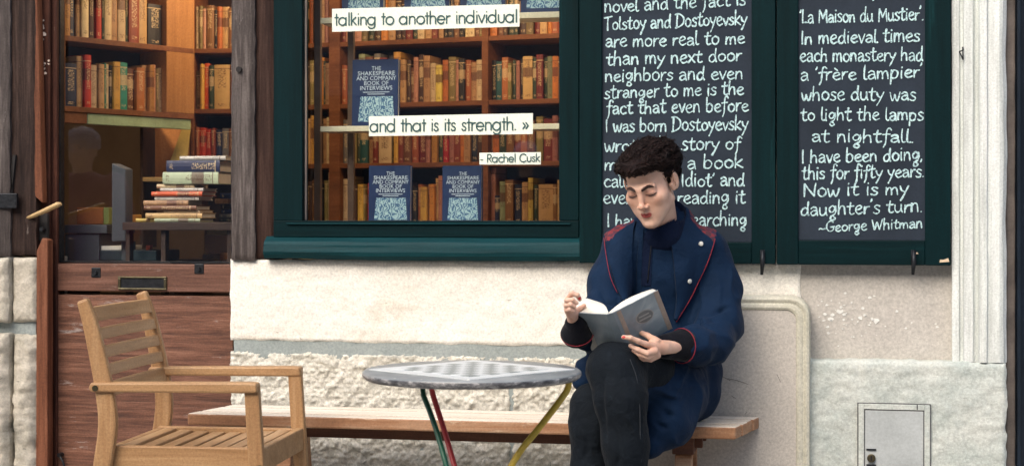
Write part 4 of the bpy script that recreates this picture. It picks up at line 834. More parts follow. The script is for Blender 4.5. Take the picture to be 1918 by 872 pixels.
# ---- armchair (local: X forward = to the table, Y away from the street, Z up)
org = L2W(-.951, 4.985, 0); ch = empty('garden_armchair', tuple(org), 'oiled wooden slatted garden armchair at the left, facing the table', 'chair', rz=TH-math.radians(7.0))
def cpart(mb, name, mat, bevel=.004, fix=True): return mb.build(name, mat, ch, bevel=bevel, world=False, fix=fix)
HW, PT = .262, .028     # half width, post thickness
def side_profile(pts, wds):
    """2-D outline (X,Z) of a curved upright from its centre line and widths"""
    p = np.array(smooth_pts([np.array(q) for q in pts], 5)); w_ = np.interp(np.linspace(0, 1, len(p)), np.linspace(0, 1, len(wds)), wds)
    t = np.gradient(p, axis=0); t /= np.linalg.norm(t, axis=1)[:, None]; n = np.stack([t[:, 1], -t[:, 0]], 1)
    return np.vstack([p+n*w_[:, None]/2, (p-n*w_[:, None]/2)[::-1]])
def extr(outline, y0, y1):
    return MB().prism([(x, y0, z) for x, z in outline], (0, y1-y0, 0))
rear = side_profile([(-.300, .0), (-.262, .20), (-.238, .38), (-.222, .50), (-.232, .60), (-.252, .70), (-.276, .80), (-.300, .872)], [.044, .050, .056, .058, .056, .052, .046, .036])
fr = side_profile([(.218, .625), (.232, .40), (.262, .0)], [.044, .046, .040])
for sgn in (-1, 1):
    y0 = sgn*HW; ya, yb = (y0, y0+PT) if sgn < 0 else (y0-PT, y0)
    cpart(extr(rear, ya, yb), 'rear_leg', T['teak_z'], .008)
    cpart(extr(fr, ya-.001*sgn, yb-.001*sgn), 'front_leg', T['teak_z'], .005)
    # armrest overlapping the leg tops
    a0, a1 = (y0-.012, y0+.034) if sgn < 0 else (y0-.034, y0+.012)
    arm_o = [(-.268, .600), (-.274, .612), (-.268, .628), (.21, .634), (.238, .632), (.240, .604), (.19, .602)]
    ar = cpart(extr(arm_o, a0, a1), 'armrest', T['teak'], .006)
    b = MB().tube([(-.252, a0-.003 if sgn < 0 else a1+.003, .612), (-.252, a0+.004 if sgn < 0 else a1-.004, .612)], .009, 12).build('bolt', T['brass'], ar, world=False)
    b = MB().tube([(.245, a0-.002 if sgn < 0 else a1+.002, .385), (.245, a0+.03 if sgn < 0 else a1-.03, .385)], .008, 12).build('bolt', T['brass'], ar, world=False)
    cpart(MB().box((-.232, y0+(.0285 if sgn < 0 else -.052), .365), (.225, y0+(.052 if sgn < 0 else -.0285), .437)), 'side_rail', T['teak'], .004)
cpart(MB().hexa([(.226, -HW+.0285, .365), (.250, -HW+.0285, .365), (.250, HW-.0285, .365), (.226, HW-.0285, .365), (.224, -HW+.0285, .437), (.248, -HW+.0285, .437), (.248, HW-.0285, .437), (.224, HW-.0285, .437)]), 'front_rail', T['teak'], .004)
cpart(MB().box((-.236, -HW+.0525, .370), (-.212, HW-.0525, .432)), 'rear_rail', T['teak'], .004)
m_slat = MB().box((-.0205, -HW+.0535, -.008), (.0205, HW-.0535, .008)).mesh('seat_slat'); m_slat.materials.append(T['teak_y'] if 'teak_y' in T else wood('oiled_teak_cross', (.28, .145, .060), (.42, .245, .115), (.56, .37, .20), 'Y', .5, 1.0, .15))
for i in range(8):
    o = bpy.data.objects.new('seat_slat', m_slat); COL.objects.link(o); o.parent = ch; x = -.188+i*.0545
    o.location = (x, 0, .425-.010*math.sin(i/7*math.pi)); bv = o.modifiers.new('edge', 'BEVEL'); bv.width = .003; bv.segments = 2
def back_x(z): return float(np.interp(z, [.50, .60, .70, .80, .872], [-.222, -.232, -.252, -.276, -.300]))
for i, (za, zb_) in enumerate(((.584, .627), (.646, .679), (.699, .733), (.753, .787), (.807, .850))):
    N = 9; G = []
    for zz in (za, zb_):
        for off in (0, .016):
            G.append([(back_x(zz)-.008*math.cos((t/(N-1)-.5)*math.pi)*1.0+.006+off, (-HW+PT)+(2*HW-2*PT)*t/(N-1), zz) for t in range(N)])
    G = [G[0], G[1], G[3], G[2], G[0]]; mb = MB(); mb.grid(np.array(G)); n = len(mb.v)
    mb.f += [tuple(k*N for k in range(4)), tuple(k*N+N-1 for k in range(4))[::-1]]; mb.m += [0, 0]
    cpart(mb, 'back_slat', bpy.data.materials['oiled_teak_cross'], .003)
# ---- bench
FL, FR_ = L2W(-1.108, 5.46, 0), L2W(.712, 5.10, 0); dv = L2W(.115, .27, 0)-L2W(0, 0, 0); dv[2] = 0
ex = (FR_-FL); Lb = np.linalg.norm(ex); ex /= Lb; rzb = math.atan2(ex[1], ex[0]); c = (FL+FR_)/2
be = empty('bench', tuple(c+dv*.5), 'long worn wooden plank bench against the wall with the reader sitting on it', 'bench', rz=rzb)
inv = Matrix.Rotation(-rzb, 3, 'Z'); ld = np.array(inv @ Vector(dv)); # depth step in local axes
np_ = 4; zt = .450
for k in range(np_):
    a = ld*(k/np_)-ld*.5; b = ld*((k+1)/np_)-ld*.5-np.array([0, .004, 0]); x0, x1 = -Lb/2, Lb/2; jit = [0, .004, -.003, .002][k]
    top = zt+[0, .001, -.001, .0][k]; P = []
    t0 = .040
    P = [(x0+a[0]+jit, a[1], top-t0), (x1+a[0]+jit, a[1], top-t0), (x1+b[0]+jit, b[1], top-t0), (x0+b[0]+jit, b[1], top-t0), (x0+a[0]+jit, a[1], top), (x1+a[0]+jit, a[1], top), (x1+b[0]+jit, b[1], top), (x0+b[0]+jit, b[1], top)]
    mb = MB().hexa(P); mb.m = [1, 0, 1, 1, 1, 1]; mb.build('plank', [T['benchtop'], T['benchedge']], be, bevel=.006, world=False)
for k, yy in enumerate((-.085, .075)): MB().box((-Lb/2+.05, yy, zt-.078), (Lb/2-.14, yy+.03, zt-.0415)).build('under_rail', T['benchdark'], be, bevel=.003, world=False)
for x in (-Lb/2+.30, Lb/2-.20):
    MB().box((x-.035, -.12, zt-.0955), (x+.035, .12, zt-.0418)).build('cross_bearer', T['benchdark'], be, bevel=.003, world=False)
    for s in (-1, 1):
        MB().hexa([(x-.03, s*.135-.022, 0), (x+.03, s*.135-.022, 0), (x+.03, s*.135+.022, 0), (x-.03, s*.135+.022, 0), (x-.028, s*.08-.022, zt-.098), (x+.028, s*.08-.022, zt-.098), (x+.028, s*.08+.022, zt-.098), (x-.028, s*.08+.022, zt-.098)]).build('leg', T['benchedge'], be, bevel=.004, world=False)
# ---- chess table
tc_ = L2W(-.102, 4.08, 0); tb = empty('bistro_table', tuple(tc_), 'round bistro table with checkerboard top on green, red and yellow legs', 'table', rz=TH)
Rt = .279; zt = .730
R = []
for rr, zz in ((.0, -.024), (.24, -.024), (.268, -.022), (.277, -.016), (.2795, -.010), (.278, -.004), (.273, .0), (.0, .0)):
    R.append([(max(rr, .001)*math.cos(q), max(rr, .001)*math.sin(q), zt+zz) for q in np.linspace(0, 2*math.pi, 73)[:-1]])
m_, nt_, b_ = newmat('worn_grey_tabletop'); v_ = coords(nt_); c_ = ramp(nt_, [(.3, (.15, .165, .17)), (.7, (.33, .35, .35))], noise(nt_, v_, 6, 6))
c_ = mixc(nt_, ramp(nt_, [(.60, (0, 0, 0)), (.66, (1, 1, 1))], noise(nt_, coords(nt_, (1, 1, 1.5)), 30, 8, .75)), c_, (.55, .54, .50))
geo = nd(nt_, 'ShaderNodeNewGeometry'); sx_ = nd(nt_, 'ShaderNodeSeparateXYZ'); nt_.links.new(geo.outputs['Normal'], sx_.inputs[0])
c2_ = ramp(nt_, [(.38, (.030, .030, .034)), (.50, (.12, .12, .125)), (.60, (.42, .41, .40))], noise(nt_, coords(nt_, (1, 1, 2.5)), 24, 8, .75))
tc2 = nd(nt_, 'ShaderNodeTexCoord'); sz_ = nd(nt_, 'ShaderNodeSeparateXYZ'); nt_.links.new(tc2.outputs['Object'], sz_.inputs[0])
c_ = mixc(nt_, math_(nt_, 'LESS_THAN', sz_.outputs[2], zt-.005), c_, c2_)
nt_.links.new(c_, b_.inputs['Base Color']); b_.inputs['Roughness'].default_value = .30
MB().rings(np.array(R), cap0=True, cap1=True).build('table_top', m_, tb, True, fix=True, world=False)
wt = M('white_board_inlay', (.72, .75, .74), .3, .08, 9); dk_ = M('grey_green_square', (.27, .30, .29), .3, .2, 12)
h = .262; bd = MB().prism([(h, 0, zt), (0, h, zt), (-h, 0, zt), (0, -h, zt)], (0, 0, .0015)).build('checkerboard', wt, tb, fix=True, world=False)
s = .0345; msq = {}
for k_, mm in ((0, wt), (1, dk_)):
    q = s*math.sqrt(2)/2*.99; me = MB().prism([(q, 0, zt+.0016), (0, q, zt+.0016), (-q, 0, zt+.0016), (0, -q, zt+.0016)], (0, 0, .0010)).mesh('square'); me.materials.append(mm)
    bm = bmesh.new(); bm.from_mesh(me); bmesh.ops.recalc_face_normals(bm, faces=bm.faces); bm.to_mesh(me); bm.free(); msq[k_] = me
s2_ = s*math.sqrt(2)/2
for i in range(8):
    for j in range(8):
        o = bpy.data.objects.new('square', msq[(i+j) % 2]); COL.objects.link(o); o.parent = bd; u, v = i-3.5, j-3.5
        o.location = ((u+v)*s2_, (u-v)*s2_, 0)
def leg(pts, col, nm, r, px_flat=1.0):
    P = []
    for px, py, D in pts:
        q = U(px, py, D); P.append(q)
    P.append(np.array([P[-1][0], P[-1][1], .004]) if P[-1][2] > .02 else P[-1])
    l_ = MB().tube(smooth_pts(P, 5), r, 10).build('leg', M('painted_metal_'+nm, col, .4, .15, 30, .2, 60), tb, True); l_['label'] = nm+' painted curved metal leg'
leg([(793, 716, 4.12), (793, 738, 4.10), (806, 772, 4.06), (822, 820, 4.02), (838, 880, 3.98), (862, 990, 3.97), (905, 1110, 3.93), (950, 1248, 3.87)], (.008, .085, .045), 'green', .0070)
leg([(806, 716, 4.18), (812, 742, 4.18), (829, 795, 4.16), (841, 835, 4.14), (856, 890, 4.10), (880, 990, 4.06), (900, 1090, 4.2), (915, 1180, 4.32)], (.42, .035, .035), 'red', .0072)
leg([(1066, 712, 4.10), (1062, 730, 4.10), (1044, 756, 4.08), (1010, 800, 4.06), (974, 845, 4.04), (945, 895, 4.03), (900, 985, 4.03), (820, 1120, 4.04), (770, 1218, 4.05)], (.50, .34, .035), 'yellow', .0085)
# ================================================================== added building behind the camera, keeps bright sky out of the panes
fb = empty('added_sky_block_facade', (0, -17, 0), 'added grey building across the street, blocking low sky from the panes', 'building')
dm = M('added_facade_grey', (.20, .21, .22), .9, .2, 1); MB().box((-26, -18.5, 0), (26, -17, 11)).build('wall', dm, fb)  # unseen facade; its even grey is chosen for the veil in the panes
wm = M('far_window_glass', (.02, .025, .03), .15, .2, 1)
mw2 = MB().box((-.6, -.03, 0), (.6, .06, 1.9)).mesh('window'); mw2.materials.append(wm)
for i in range(12):
    for k in range(3):
        o = bpy.data.objects.new('window', mw2); COL.objects.link(o); o.parent = fb; o.location = (-22+i*4, .02, 1.0+k*3.4)
# ================================================================== bodies from blended volumes
def smin(a, b, k):
    h = np.clip(.5+.5*(a-b)/k, 0, 1); return a+(b-a)*h-k*h*(1-h)
class Field:
    def __init__(s, lo, hi, h):
        s.lo = np.array(lo, float); s.h = h; s.n = np.ceil((np.array(hi)-s.lo)/h).astype(int)+1; s.F = np.full(s.n, .08, np.float32)
    def sub(s, lo, hi):
        i0 = np.clip(np.floor((np.array(lo)-s.lo)/s.h).astype(int), 0, s.n-1); i1 = np.clip(np.ceil((np.array(hi)-s.lo)/s.h).astype(int)+1, 1, s.n)
        sl = tuple(slice(a, b) for a, b in zip(i0, i1)); ax = [s.lo[i]+np.arange(i0[i], i1[i])*s.h for i in range(3)]
        return sl, np.meshgrid(*ax, indexing='ij')
    def put(s, fn, lo, hi, k, op='add'):
        pad = k+.02; sl, X = s.sub(np.array(lo)-pad, np.array(hi)+pad)
        if 0 in s.F[sl].shape: return s
        d = fn(*X); A = s.F[sl]
        s.F[sl] = smin(A, d, max(k, 1e-4)) if op == 'add' else -smin(-A, d, max(k, 1e-4)); return s
    def cone(s, a, ra, b, rb, k=.015, op='add'):
        a = np.array(a, float); b = np.array(b, float); ba = b-a; l2 = ba@ba+1e-12
        def fn(X, Y, Z):
            px, py, pz = X-a[0], Y-a[1], Z-a[2]; t = np.clip((px*ba[0]+py*ba[1]+pz*ba[2])/l2, 0, 1)
            return np.sqrt((px-ba[0]*t)**2+(py-ba[1]*t)**2+(pz-ba[2]*t)**2)-(ra+(rb-ra)*t)
        r = max(ra, rb); return s.put(fn, np.minimum(a, b)-r, np.maximum(a, b)+r, k, op)
    def chain(s, pts, k=.015):
        for (a, ra), (b, rb) in zip(pts, pts[1:]): s.cone(a, ra, b, rb, k)
        return s
    def ell(s, c, r, k=.015, op='add', rot=None):
        c = np.array(c, float); r = np.array(r, float); Rm = np.array(rot) if rot is not None else np.eye(3)
        def fn(X, Y, Z):
            p = np.stack([X-c[0], Y-c[1], Z-c[2]], -1)@Rm; k0 = np.linalg.norm(p/r, axis=-1); k1 = np.linalg.norm(p/(r*r), axis=-1)+1e-9
            return k0*(k0-1)/k1
        m = r.max(); return s.put(fn, c-m, c+m, k, op)
    def mesh(s):
        Fv = s.F; n = np.array(Fv.shape)-1; ins = Fv < 0
        cnt = sum(ins[dx:dx+n[0], dy:dy+n[1], dz:dz+n[2]].astype(np.int8) for dx in (0, 1) for dy in (0, 1) for dz in (0, 1))
        act = np.argwhere((cnt > 0) & (cnt < 8)); idx = -np.ones(n, np.int64); idx[tuple(act.T)] = np.arange(len(act))
        cor = [(dx, dy, dz) for dx in (0, 1) for dy in (0, 1) for dz in (0, 1)]
        val = np.stack([Fv[act[:, 0]+c[0], act[:, 1]+c[1], act[:, 2]+c[2]] for c in cor], 1); S = np.zeros((len(act), 3)); N = np.zeros(len(act))
        for i, a in enumerate(cor):
            for j, b in enumerate(cor):
                if j > i and sum(abs(p-q) for p, q in zip(a, b)) == 1:
                    va, vb = val[:, i], val[:, j]; m = (va < 0) != (vb < 0); t = np.where(m, va/np.where(m, va-vb, 1), 0)
                    S += m[:, None]*(np.array(a)+t[:, None]*(np.array(b)-np.array(a))); N += m
        V = (act+S/N[:, None])*s.h+s.lo; Q = []
        for ax in range(3):
            e = [0, 0, 0]; e[ax] = 1; u, v = [i for i in range(3) if i != ax]
            A = ins[tuple(slice(0, -1) if i == ax else slice(1, -1) for i in range(3))]; B = ins[tuple(slice(1, None) if i == ax else slice(1, -1) for i in range(3))]
            P = np.argwhere(A != B)
            if not len(P): continue
            fl = A[tuple(P.T)]; P = P.copy(); P[:, u] += 1; P[:, v] += 1
            def g(du, dv):
                q = P.copy(); q[:, u] -= du; q[:, v] -= dv; return idx[tuple(q.T)]
            q = np.stack([g(1, 1), g(0, 1), g(0, 0), g(1, 0)], 1); sw = fl if ax != 1 else ~fl
            q[~sw] = q[~sw][:, ::-1]; Q.append(q)
        return V, np.vstack(Q)
def np_mesh(name, V, Q):
    me = bpy.data.meshes.new(name); me.vertices.add(len(V)); me.vertices.foreach_set('co', np.asarray(V, np.float32).ravel())
    me.loops.add(Q.size); me.loops.foreach_set('vertex_index', Q.ravel().astype(np.int32)); me.polygons.add(len(Q))
    me.polygons.foreach_set('loop_start', np.arange(0, Q.size, Q.shape[1], dtype=np.int32)); me.update(calc_edges=True); me.validate(); return me
def normals(V, Q):
    n = np.cross(V[Q[:, 2]]-V[Q[:, 0]], V[Q[:, 3]]-V[Q[:, 1]]); N = np.zeros_like(V)
    for i in range(4): np.add.at(N, Q[:, i], n)
    return N/(np.linalg.norm(N, axis=1)[:, None]+1e-12)
def cam2world(V):            # (lateral, depth, z) -> world
    V = np.asarray(V, float); P = C2+V[:, :1]*r2+V[:, 1:2]*d2; return np.column_stack([P, V[:, 2]])
def K(px, py, D): return np.array([(px-CX)/F*D, D, CAMH-(py-HY)/F*D])     # camera-frame point
def crease(V, N, lines):
    """folds: each (points, width, depth) pushes the cloth in (+) or out (-) along its normal"""
    off = np.zeros(len(V))
    for pts, wd, dep in lines:
        P = np.array(smooth_pts([K(*p) for p in pts], 5)); best = np.full(len(V), 9.0); tt = np.zeros(len(V))
        for i in range(len(P)-1):
            a, b = P[i], P[i+1]; ba = b-a; t = np.clip(((V-a)@ba)/(ba@ba+1e-12), 0, 1); q = V-a-t[:, None]*ba; q = q*np.array([1, .45, 1]); dd = np.linalg.norm(q, axis=1)
            m = dd < best; best[m] = dd[m]; tt[m] = (i+t[m])/(len(P)-1)
        off += dep*np.exp(-(best/wd)**2)*np.sin(np.clip(tt, .02, .98)*math.pi)**.5
    return V-N*off[:, None]
# ---------------------------------------------------------------- the reader
hipw = L2W(*K(1250, 770, 5.2)[:2], .455)
pe = empty('person', tuple(hipw), 'dark haired person in a navy coat and black jeans sitting on the bench reading', 'person')
def skinmat():
    m, nt, b = newmat('skin'); v = coords(nt); c = ramp(nt, [(.35, (.60, .345, .245)), (.65, (.71, .455, .34))], noise(nt, v, 14, 4, .6))
    at = nd(nt, 'ShaderNodeAttribute'); at.attribute_name = 'tint'; c = mixc(nt, 1.0, c, at.outputs['Color'], 'MULTIPLY'); nt.links.new(c, b.inputs['Base Color']); b.inputs['Roughness'].default_value = .48; b.inputs['Subsurface Weight'].default_value = .12; b.inputs['Subsurface Radius'].default_value = (.012, .005, .003)
    bump(nt, b, noise(nt, v, 400, 2), .06, .001); return m
T['skin'] = skinmat()
def tint(name, c, r=.5): return M(name, c, r, .10, 40)
SK = [T['skin'], tint('plain_skin', (.62, .40, .30), .5), tint('brow_brown', (.050, .026, .022), .8), tint('lash_dark', (.030, .016, .016), .6), tint('eyelid_pink', (.52, .25, .21)), tint('cheek_pink', (.68, .36, .28)), tint('nail_red', (.55, .03, .035), .2), tint('stubble_brown', (.36, .20, .14))]
# head, in its own frame (x to the viewer's right, y out of the face, z up the face)
psi, phi = math.radians(27), math.radians(25)
f_ = np.array([-math.sin(psi)*math.cos(phi), -math.cos(psi)*math.cos(phi), -math.sin(phi)])   # camera frame: lateral, depth, up
s_ = np.array([math.cos(psi), -math.sin(psi), 0.0]); u_ = np.cross(f_, s_)
u_ = u_ if u_[2] > 0 else -u_
rl = math.radians(5.5); s_, u_ = s_*math.cos(rl)+u_*math.sin(rl), u_*math.cos(rl)-s_*math.sin(rl)     # head tipped a little to one side
HS = 1.03; Hm = np.stack([s_, f_, u_], 1)*HS
eye = K(1201, 361.5, 5.03); HO = eye-Hm@np.array([0, .085, 0.0])
def H2C(p): return HO+np.asarray(p)@Hm.T
hf = Field((-.11, -.13, -.17), (.11, .15, .16), .0016)
hf.ell((0, -.012, .050), (.072, .091, .062), .02).ell((0, .028, -.022), (.060, .063, .080), .03)
hf.cone((-.045, .0, -.062), .017, (-.012, .070, -.103), .014, .03).cone((.045, .0, -.062), .017, (.012, .070, -.103), .014, .03)
hf.ell((0, .050, -.074), (.040, .038, .038), .025).ell((.034, .048, -.052), (.022, .020, .026), .03).ell((-.034, .048, -.052), (.022, .020, .026), .03).ell((0, .078, -.106), (.017, .014, .012), .016)
for sx in (-1, 1):
    hf.ell((sx*.044, .056, -.024), (.020, .024, .018), .025)                          # cheekbone
    hf.ell((sx*.031, .100, .0), (.0175, .013, .0115), .010, 'sub')                   # socket
    hf.ell((sx*.031, .0785, -.002), (.0155, .0120, .0088), .008)                      # lidded eye
    hf.cone((sx*.011, .0905, .0155), .0078, (sx*.041, .0775, .0170), .0062, .016)         # brow ridge
hf.cone((0, .088, .012), .0080, (0, .106, -.034), .0080, .012).ell((0, .109, -.037), (.0095, .0095, .0085), .008)
for sx in (-1, 1): hf.ell((sx*.0125, .099, -.041), (.0060, .0090, .0060), .006); hf.ell((sx*.0062, .104, -.0475), (.0030, .005, .0025), .002, 'sub')
hf.cone((0, .098, -.048), .004, (0, .0935, -.058), .006, .006)
hf.cone((-.017, .084, -.068), .0040, (0, .0945, -.0635), .0058, .006).cone((.017, .084, -.068), .0040, (0, .0945, -.0635), .0058, .006)
hf.cone((-.013, .0845, -.0745), .0048, (.013, .0845, -.0745), .0048, .006).ell((0, .090, -.076), (.010, .007, .0055), .005)
hf.cone((-.020, .0960, -.0690), .0012, (.020, .0960, -.0690), .0012, .003, 'sub').ell((0, .101, -.090), (.016, .010, .006), .012, 'sub')
for sx in (-1, 1):                                                                    # ears
    hf.ell((sx*.0775, -.006, -.004), (.0075, .017, .030), .006, rot=np.array(Matrix.Rotation(math.radians(sx*16), 3, 'Z')))
    hf.ell((sx*.086, .001, .003), (.0065, .0095, .019), .003, 'sub').ell((sx*.083, .004, -.006), (.009, .006, .008), .003, 'sub'); hf.cone((sx*.072, .006, -.028), .006, (sx*.070, .012, -.012), .006, .006)
for sx in (-1, 1):
    er = [((sx*(.080+.004*math.cos(a_)), -.008+.0165*math.cos(a_), .000+.0285*math.sin(a_)), .0026) for a_ in np.linspace(-.6, 3.4, 9)]
    hf.chain(er, .0015)
nb = np.linalg.solve(Hm, K(1238, 425, 5.20)-HO)
hf.cone((0, -.022, -.05), .050, nb, .053, .018)
V, Q = hf.mesh(); Vc = H2C(V); keep = Vc[:, 2] > K(1238, 430, 5.2)[2]-.02
Vw = cam2world(Vc); pix = w2p(Vw); Nn = normals(Vw, Q); tow = (Nn@np.array([d2[0], d2[1], 0])) < 0.15
def inpoly(p, poly):
    x, y = p[:, 0], p[:, 1]; r = np.zeros(len(p), bool); n = len(poly)
    for i in range(n):
        x1, y1 = poly[i]; x2, y2 = poly[(i+1) % n]; c = ((y1 > y) != (y2 > y)); r ^= c & (x < (x2-x1)*(y-y1)/(y2-y1+1e-9)+x1)
    return r
def shape(V, fn): return fn(V[:, 0], V[:, 1], V[:, 2])
x, y, z = V.T; mid = np.zeros(len(V), int); TC = np.ones((len(V), 3)); ax = np.abs(x)
def tone(wt, c):
    wt = np.clip(wt, 0, 1)[:, None]; TC[:] = TC*(1-wt)+np.array(c)*wt
front = np.clip((y-.035)/.02, 0, 1)
tone(front*.20*np.exp(-((ax-.046)/.017)**2-((z+.034)/.015)**2), (.92, .58, .52))
tone(front*.20*np.exp(-((x)/.012)**2-((z+.036)/.010)**2), (.95, .66, .60))
tone((y > .065)*.55*np.exp(-((ax-.031)/.017)**4-((z-.0030)/.0095)**2), (.50, .33, .32))
tone((y > .065)*.40*np.exp(-((ax-.031)/.017)**4-((z+.010)/.005)**2), (.62, .42, .40))
up_ = -.0612-.0050*(ax/.021)**1.5+.0010*np.cos(x*480); lo_ = -.0825+.011*(ax/.021)**2
tone((y > .07)*np.clip((up_-z)/.0013, 0, 1)*np.clip((z-lo_)/.0015, 0, 1)*np.clip((.0190-ax)/.003, 0, 1)*.95, (.56, .12, .15))
tone((y > .07)*np.exp(-((z+.0692)/.0010)**2)*np.clip((.020-ax)/.002, 0, 1)*.75, (.28, .09, .10))
bz = .0150+.0060*np.sin(np.clip((ax-.010)/.040, 0, 1)*math.pi*.72); bw = np.interp(ax, [.008, .018, .035, .052], [.0042, .0050, .0040, .0012])
tone((y > .050)*np.clip(1.35-np.abs(z-bz)/bw, 0, 1)*np.clip((ax-.009)/.003, 0, 1)*np.clip((.046-ax)/.004, 0, 1)*.92, (.15, .11, .105))
lz = -.0058-.0034*(1-((ax-.031)/.017)**2); tone((y > .065)*np.clip(1.5-np.abs(z-lz)/.0016, 0, 1)*np.clip((.0175-np.abs(ax-.031))/.002, 0, 1)*.95, (.06, .045, .05))
tone(.35*np.clip(1-((y-.012)/.012)**2, 0, 1)*np.clip((z+.02)/.02, 0, 1)*np.clip((.05-z)/.02, 0, 1)*(ax > .05), (.45, .33, .28))
# hands: built in the camera frame
def hand(specs, lo, hi, palm, nails, h=.0016):
    fd = Field(lo, hi, h)
    for c in palm: c(fd)
    for ch_ in specs: fd.chain(ch_, .0035)
    V, Q = fd.mesh(); m = np.zeros(len(V), int)
    for c, r in nails: m[np.linalg.norm((V-c)/r, axis=1) < 1] = 6
    return V, Q, m
def kk(l): return [(K(px, py, D), r) for px, py, D, r in l]
DL = 4.80
hl = [kk([(1168, 631, 4.775, .0068), (1181, 632, 4.775, .0073), (1195, 638, 4.785, .0082), (1210, 644, 4.80, .0092), (1224, 648, 4.82, .012)]),
      kk([(1181, 647, 4.80, .0066), (1195, 654, 4.79, .0074), (1212, 661, 4.79, .0085), (1226, 657, 4.81, .012)]),
      kk([(1187, 656, 4.815, .0064), (1198, 663, 4.80, .0072), (1213, 668, 4.80, .0080), (1228, 662, 4.82, .011)]),
      kk([(1196, 667, 4.83, .006), (1206, 672, 4.82, .0066), (1219, 673, 4.82, .0072), (1232, 665, 4.83, .010)]),
      kk([(1200, 622, 4.89, .0075), (1213, 628, 4.87, .009), (1226, 637, 4.85, .0125), (1238, 646, 4.85, .016)])]
lo = K(1155, 690, 4.70); hi = K(1300, 610, 5.0)
Vl, Ql, ml = hand(hl, (lo[0], 4.70, lo[2]), (hi[0], 5.02, hi[2]), [lambda f: f.cone(K(1222, 643, 4.835), .0135, K(1226, 660, 4.83), .012, .008), lambda f: f.cone(K(1224, 650, 4.83), .018, K(1242, 650, 4.86), .020, .01), lambda f: f.cone(K(1242, 650, 4.86), .020, K(1275, 648, 4.93), .026, .01), lambda f: f.ell(K(1228, 637, 4.84), (.014, .014, .008), .008)], [(K(1168, 630.5, 4.768), (.0055, .006, .0042))])
hr = [kk([(1086, 560, 4.80, .0062), (1081, 552, 4.79, .0070), (1071, 549, 4.79, .0080), (1064, 560, 4.81, .0095), (1068, 575, 4.83, .012)]),
      kk([(1080, 567, 4.785, .0062), (1072, 561, 4.78, .0070), (1062, 562, 4.785, .0076), (1062, 573, 4.81, .0095), (1070, 582, 4.83, .012)]),
      kk([(1076, 574, 4.785, .0060), (1069, 570, 4.78, .0067), (1061, 571, 4.79, .0072), (1063, 581, 4.81, .009), (1071, 588, 4.83, .011)]),
      kk([(1073, 582, 4.79, .0056), (1067, 579, 4.785, .0062), (1061, 580, 4.80, .0066), (1066, 590, 4.82, .009)]),
      kk([(1094, 572, 4.85, .0066), (1087, 577, 4.85, .0075), (1079, 583, 4.85, .0095), (1074, 590, 4.85, .012)])]
lo = K(1040, 640, 4.7); hi = K(1115, 535, 4.7)
Vr, Qr, mr = hand(hr, (lo[0], 4.72, lo[2]), (hi[0], 4.98, hi[2]), [lambda f: f.cone(K(1068, 572, 4.83), .013, K(1072, 588, 4.84), .015, .008), lambda f: f.cone(K(1072, 590, 4.845), .017, K(1076, 622, 4.90), .019, .01)], [(K(1085.5, 558, 4.792), (.0050, .006, .0050))])
# hidden core under the clothes, so that head and hands belong to one body
bf = Field((-.05, 4.78, .30), (.80, 5.48, 1.20), .012); ax_ = K(1240, 600, 5.24)
core = [(K(1237, 432, 5.21), .048), (K(1240, 500, 5.27), .07), (K(1250, 620, 5.29), .08), (K(1265, 730, 5.30), .08)]
bf.chain(core, .03); bf.chain([(K(1160, 462, 5.2), .04), (K(1132, 540, 5.17), .030), (K(1116, 630, 5.06), .028), (K(1080, 622, 4.91), .018)], .02)
bf.chain([(K(1318, 465, 5.25), .05), (K(1345, 560, 5.25), .045), (K(1345, 640, 5.12), .038), (K(1270, 648, 4.92), .022)], .02)
Vb, Qb = bf.mesh()
VV = np.vstack([Vc, Vl, Vr, Vb]); o1, o2, o3 = len(Vc), len(Vc)+len(Vl), len(Vc)+len(Vl)+len(Vr); QQ = np.vstack([Q, Ql+o1, Qr+o2, Qb+o3]); MM = np.concatenate([mid, ml, mr, np.zeros(len(Vb), int)])
def face_mat(Q, m):        # a face takes a tint when most of its corners do
    f = m[Q]; f.sort(axis=1); return f[:, 1] if False else np.where(f[:, 1] == f[:, 2], f[:, 1], f[:, 2])
me = np_mesh('body', cam2world(VV), QQ); ca = me.color_attributes.new('tint', 'FLOAT_COLOR', 'POINT'); TT = np.ones((len(VV), 4), np.float32); TT[:len(TC), :3] = TC; ca.data.foreach_set('color', TT.ravel()); me.polygons.foreach_set('material_index', face_mat(QQ, MM).astype(np.int32)) if len(me.polygons) == len(QQ) else None
for m in SK: me.materials.append(m)
bo = link_mesh('body', me, None, pe, True)
hbv = BVHTree.FromPolygons([tuple(v) for v in V], [tuple(q) for q in Q])
def face_pt(x, z):
    h_ = hbv.ray_cast(Vector((x, .2, z)), Vector((0, -1, 0))); return (np.array(h_[0]), np.array(h_[1])) if h_[0] is not None else (np.array([x, .08, z]), np.array([0, 1., 0]))
bh = random.Random(4)
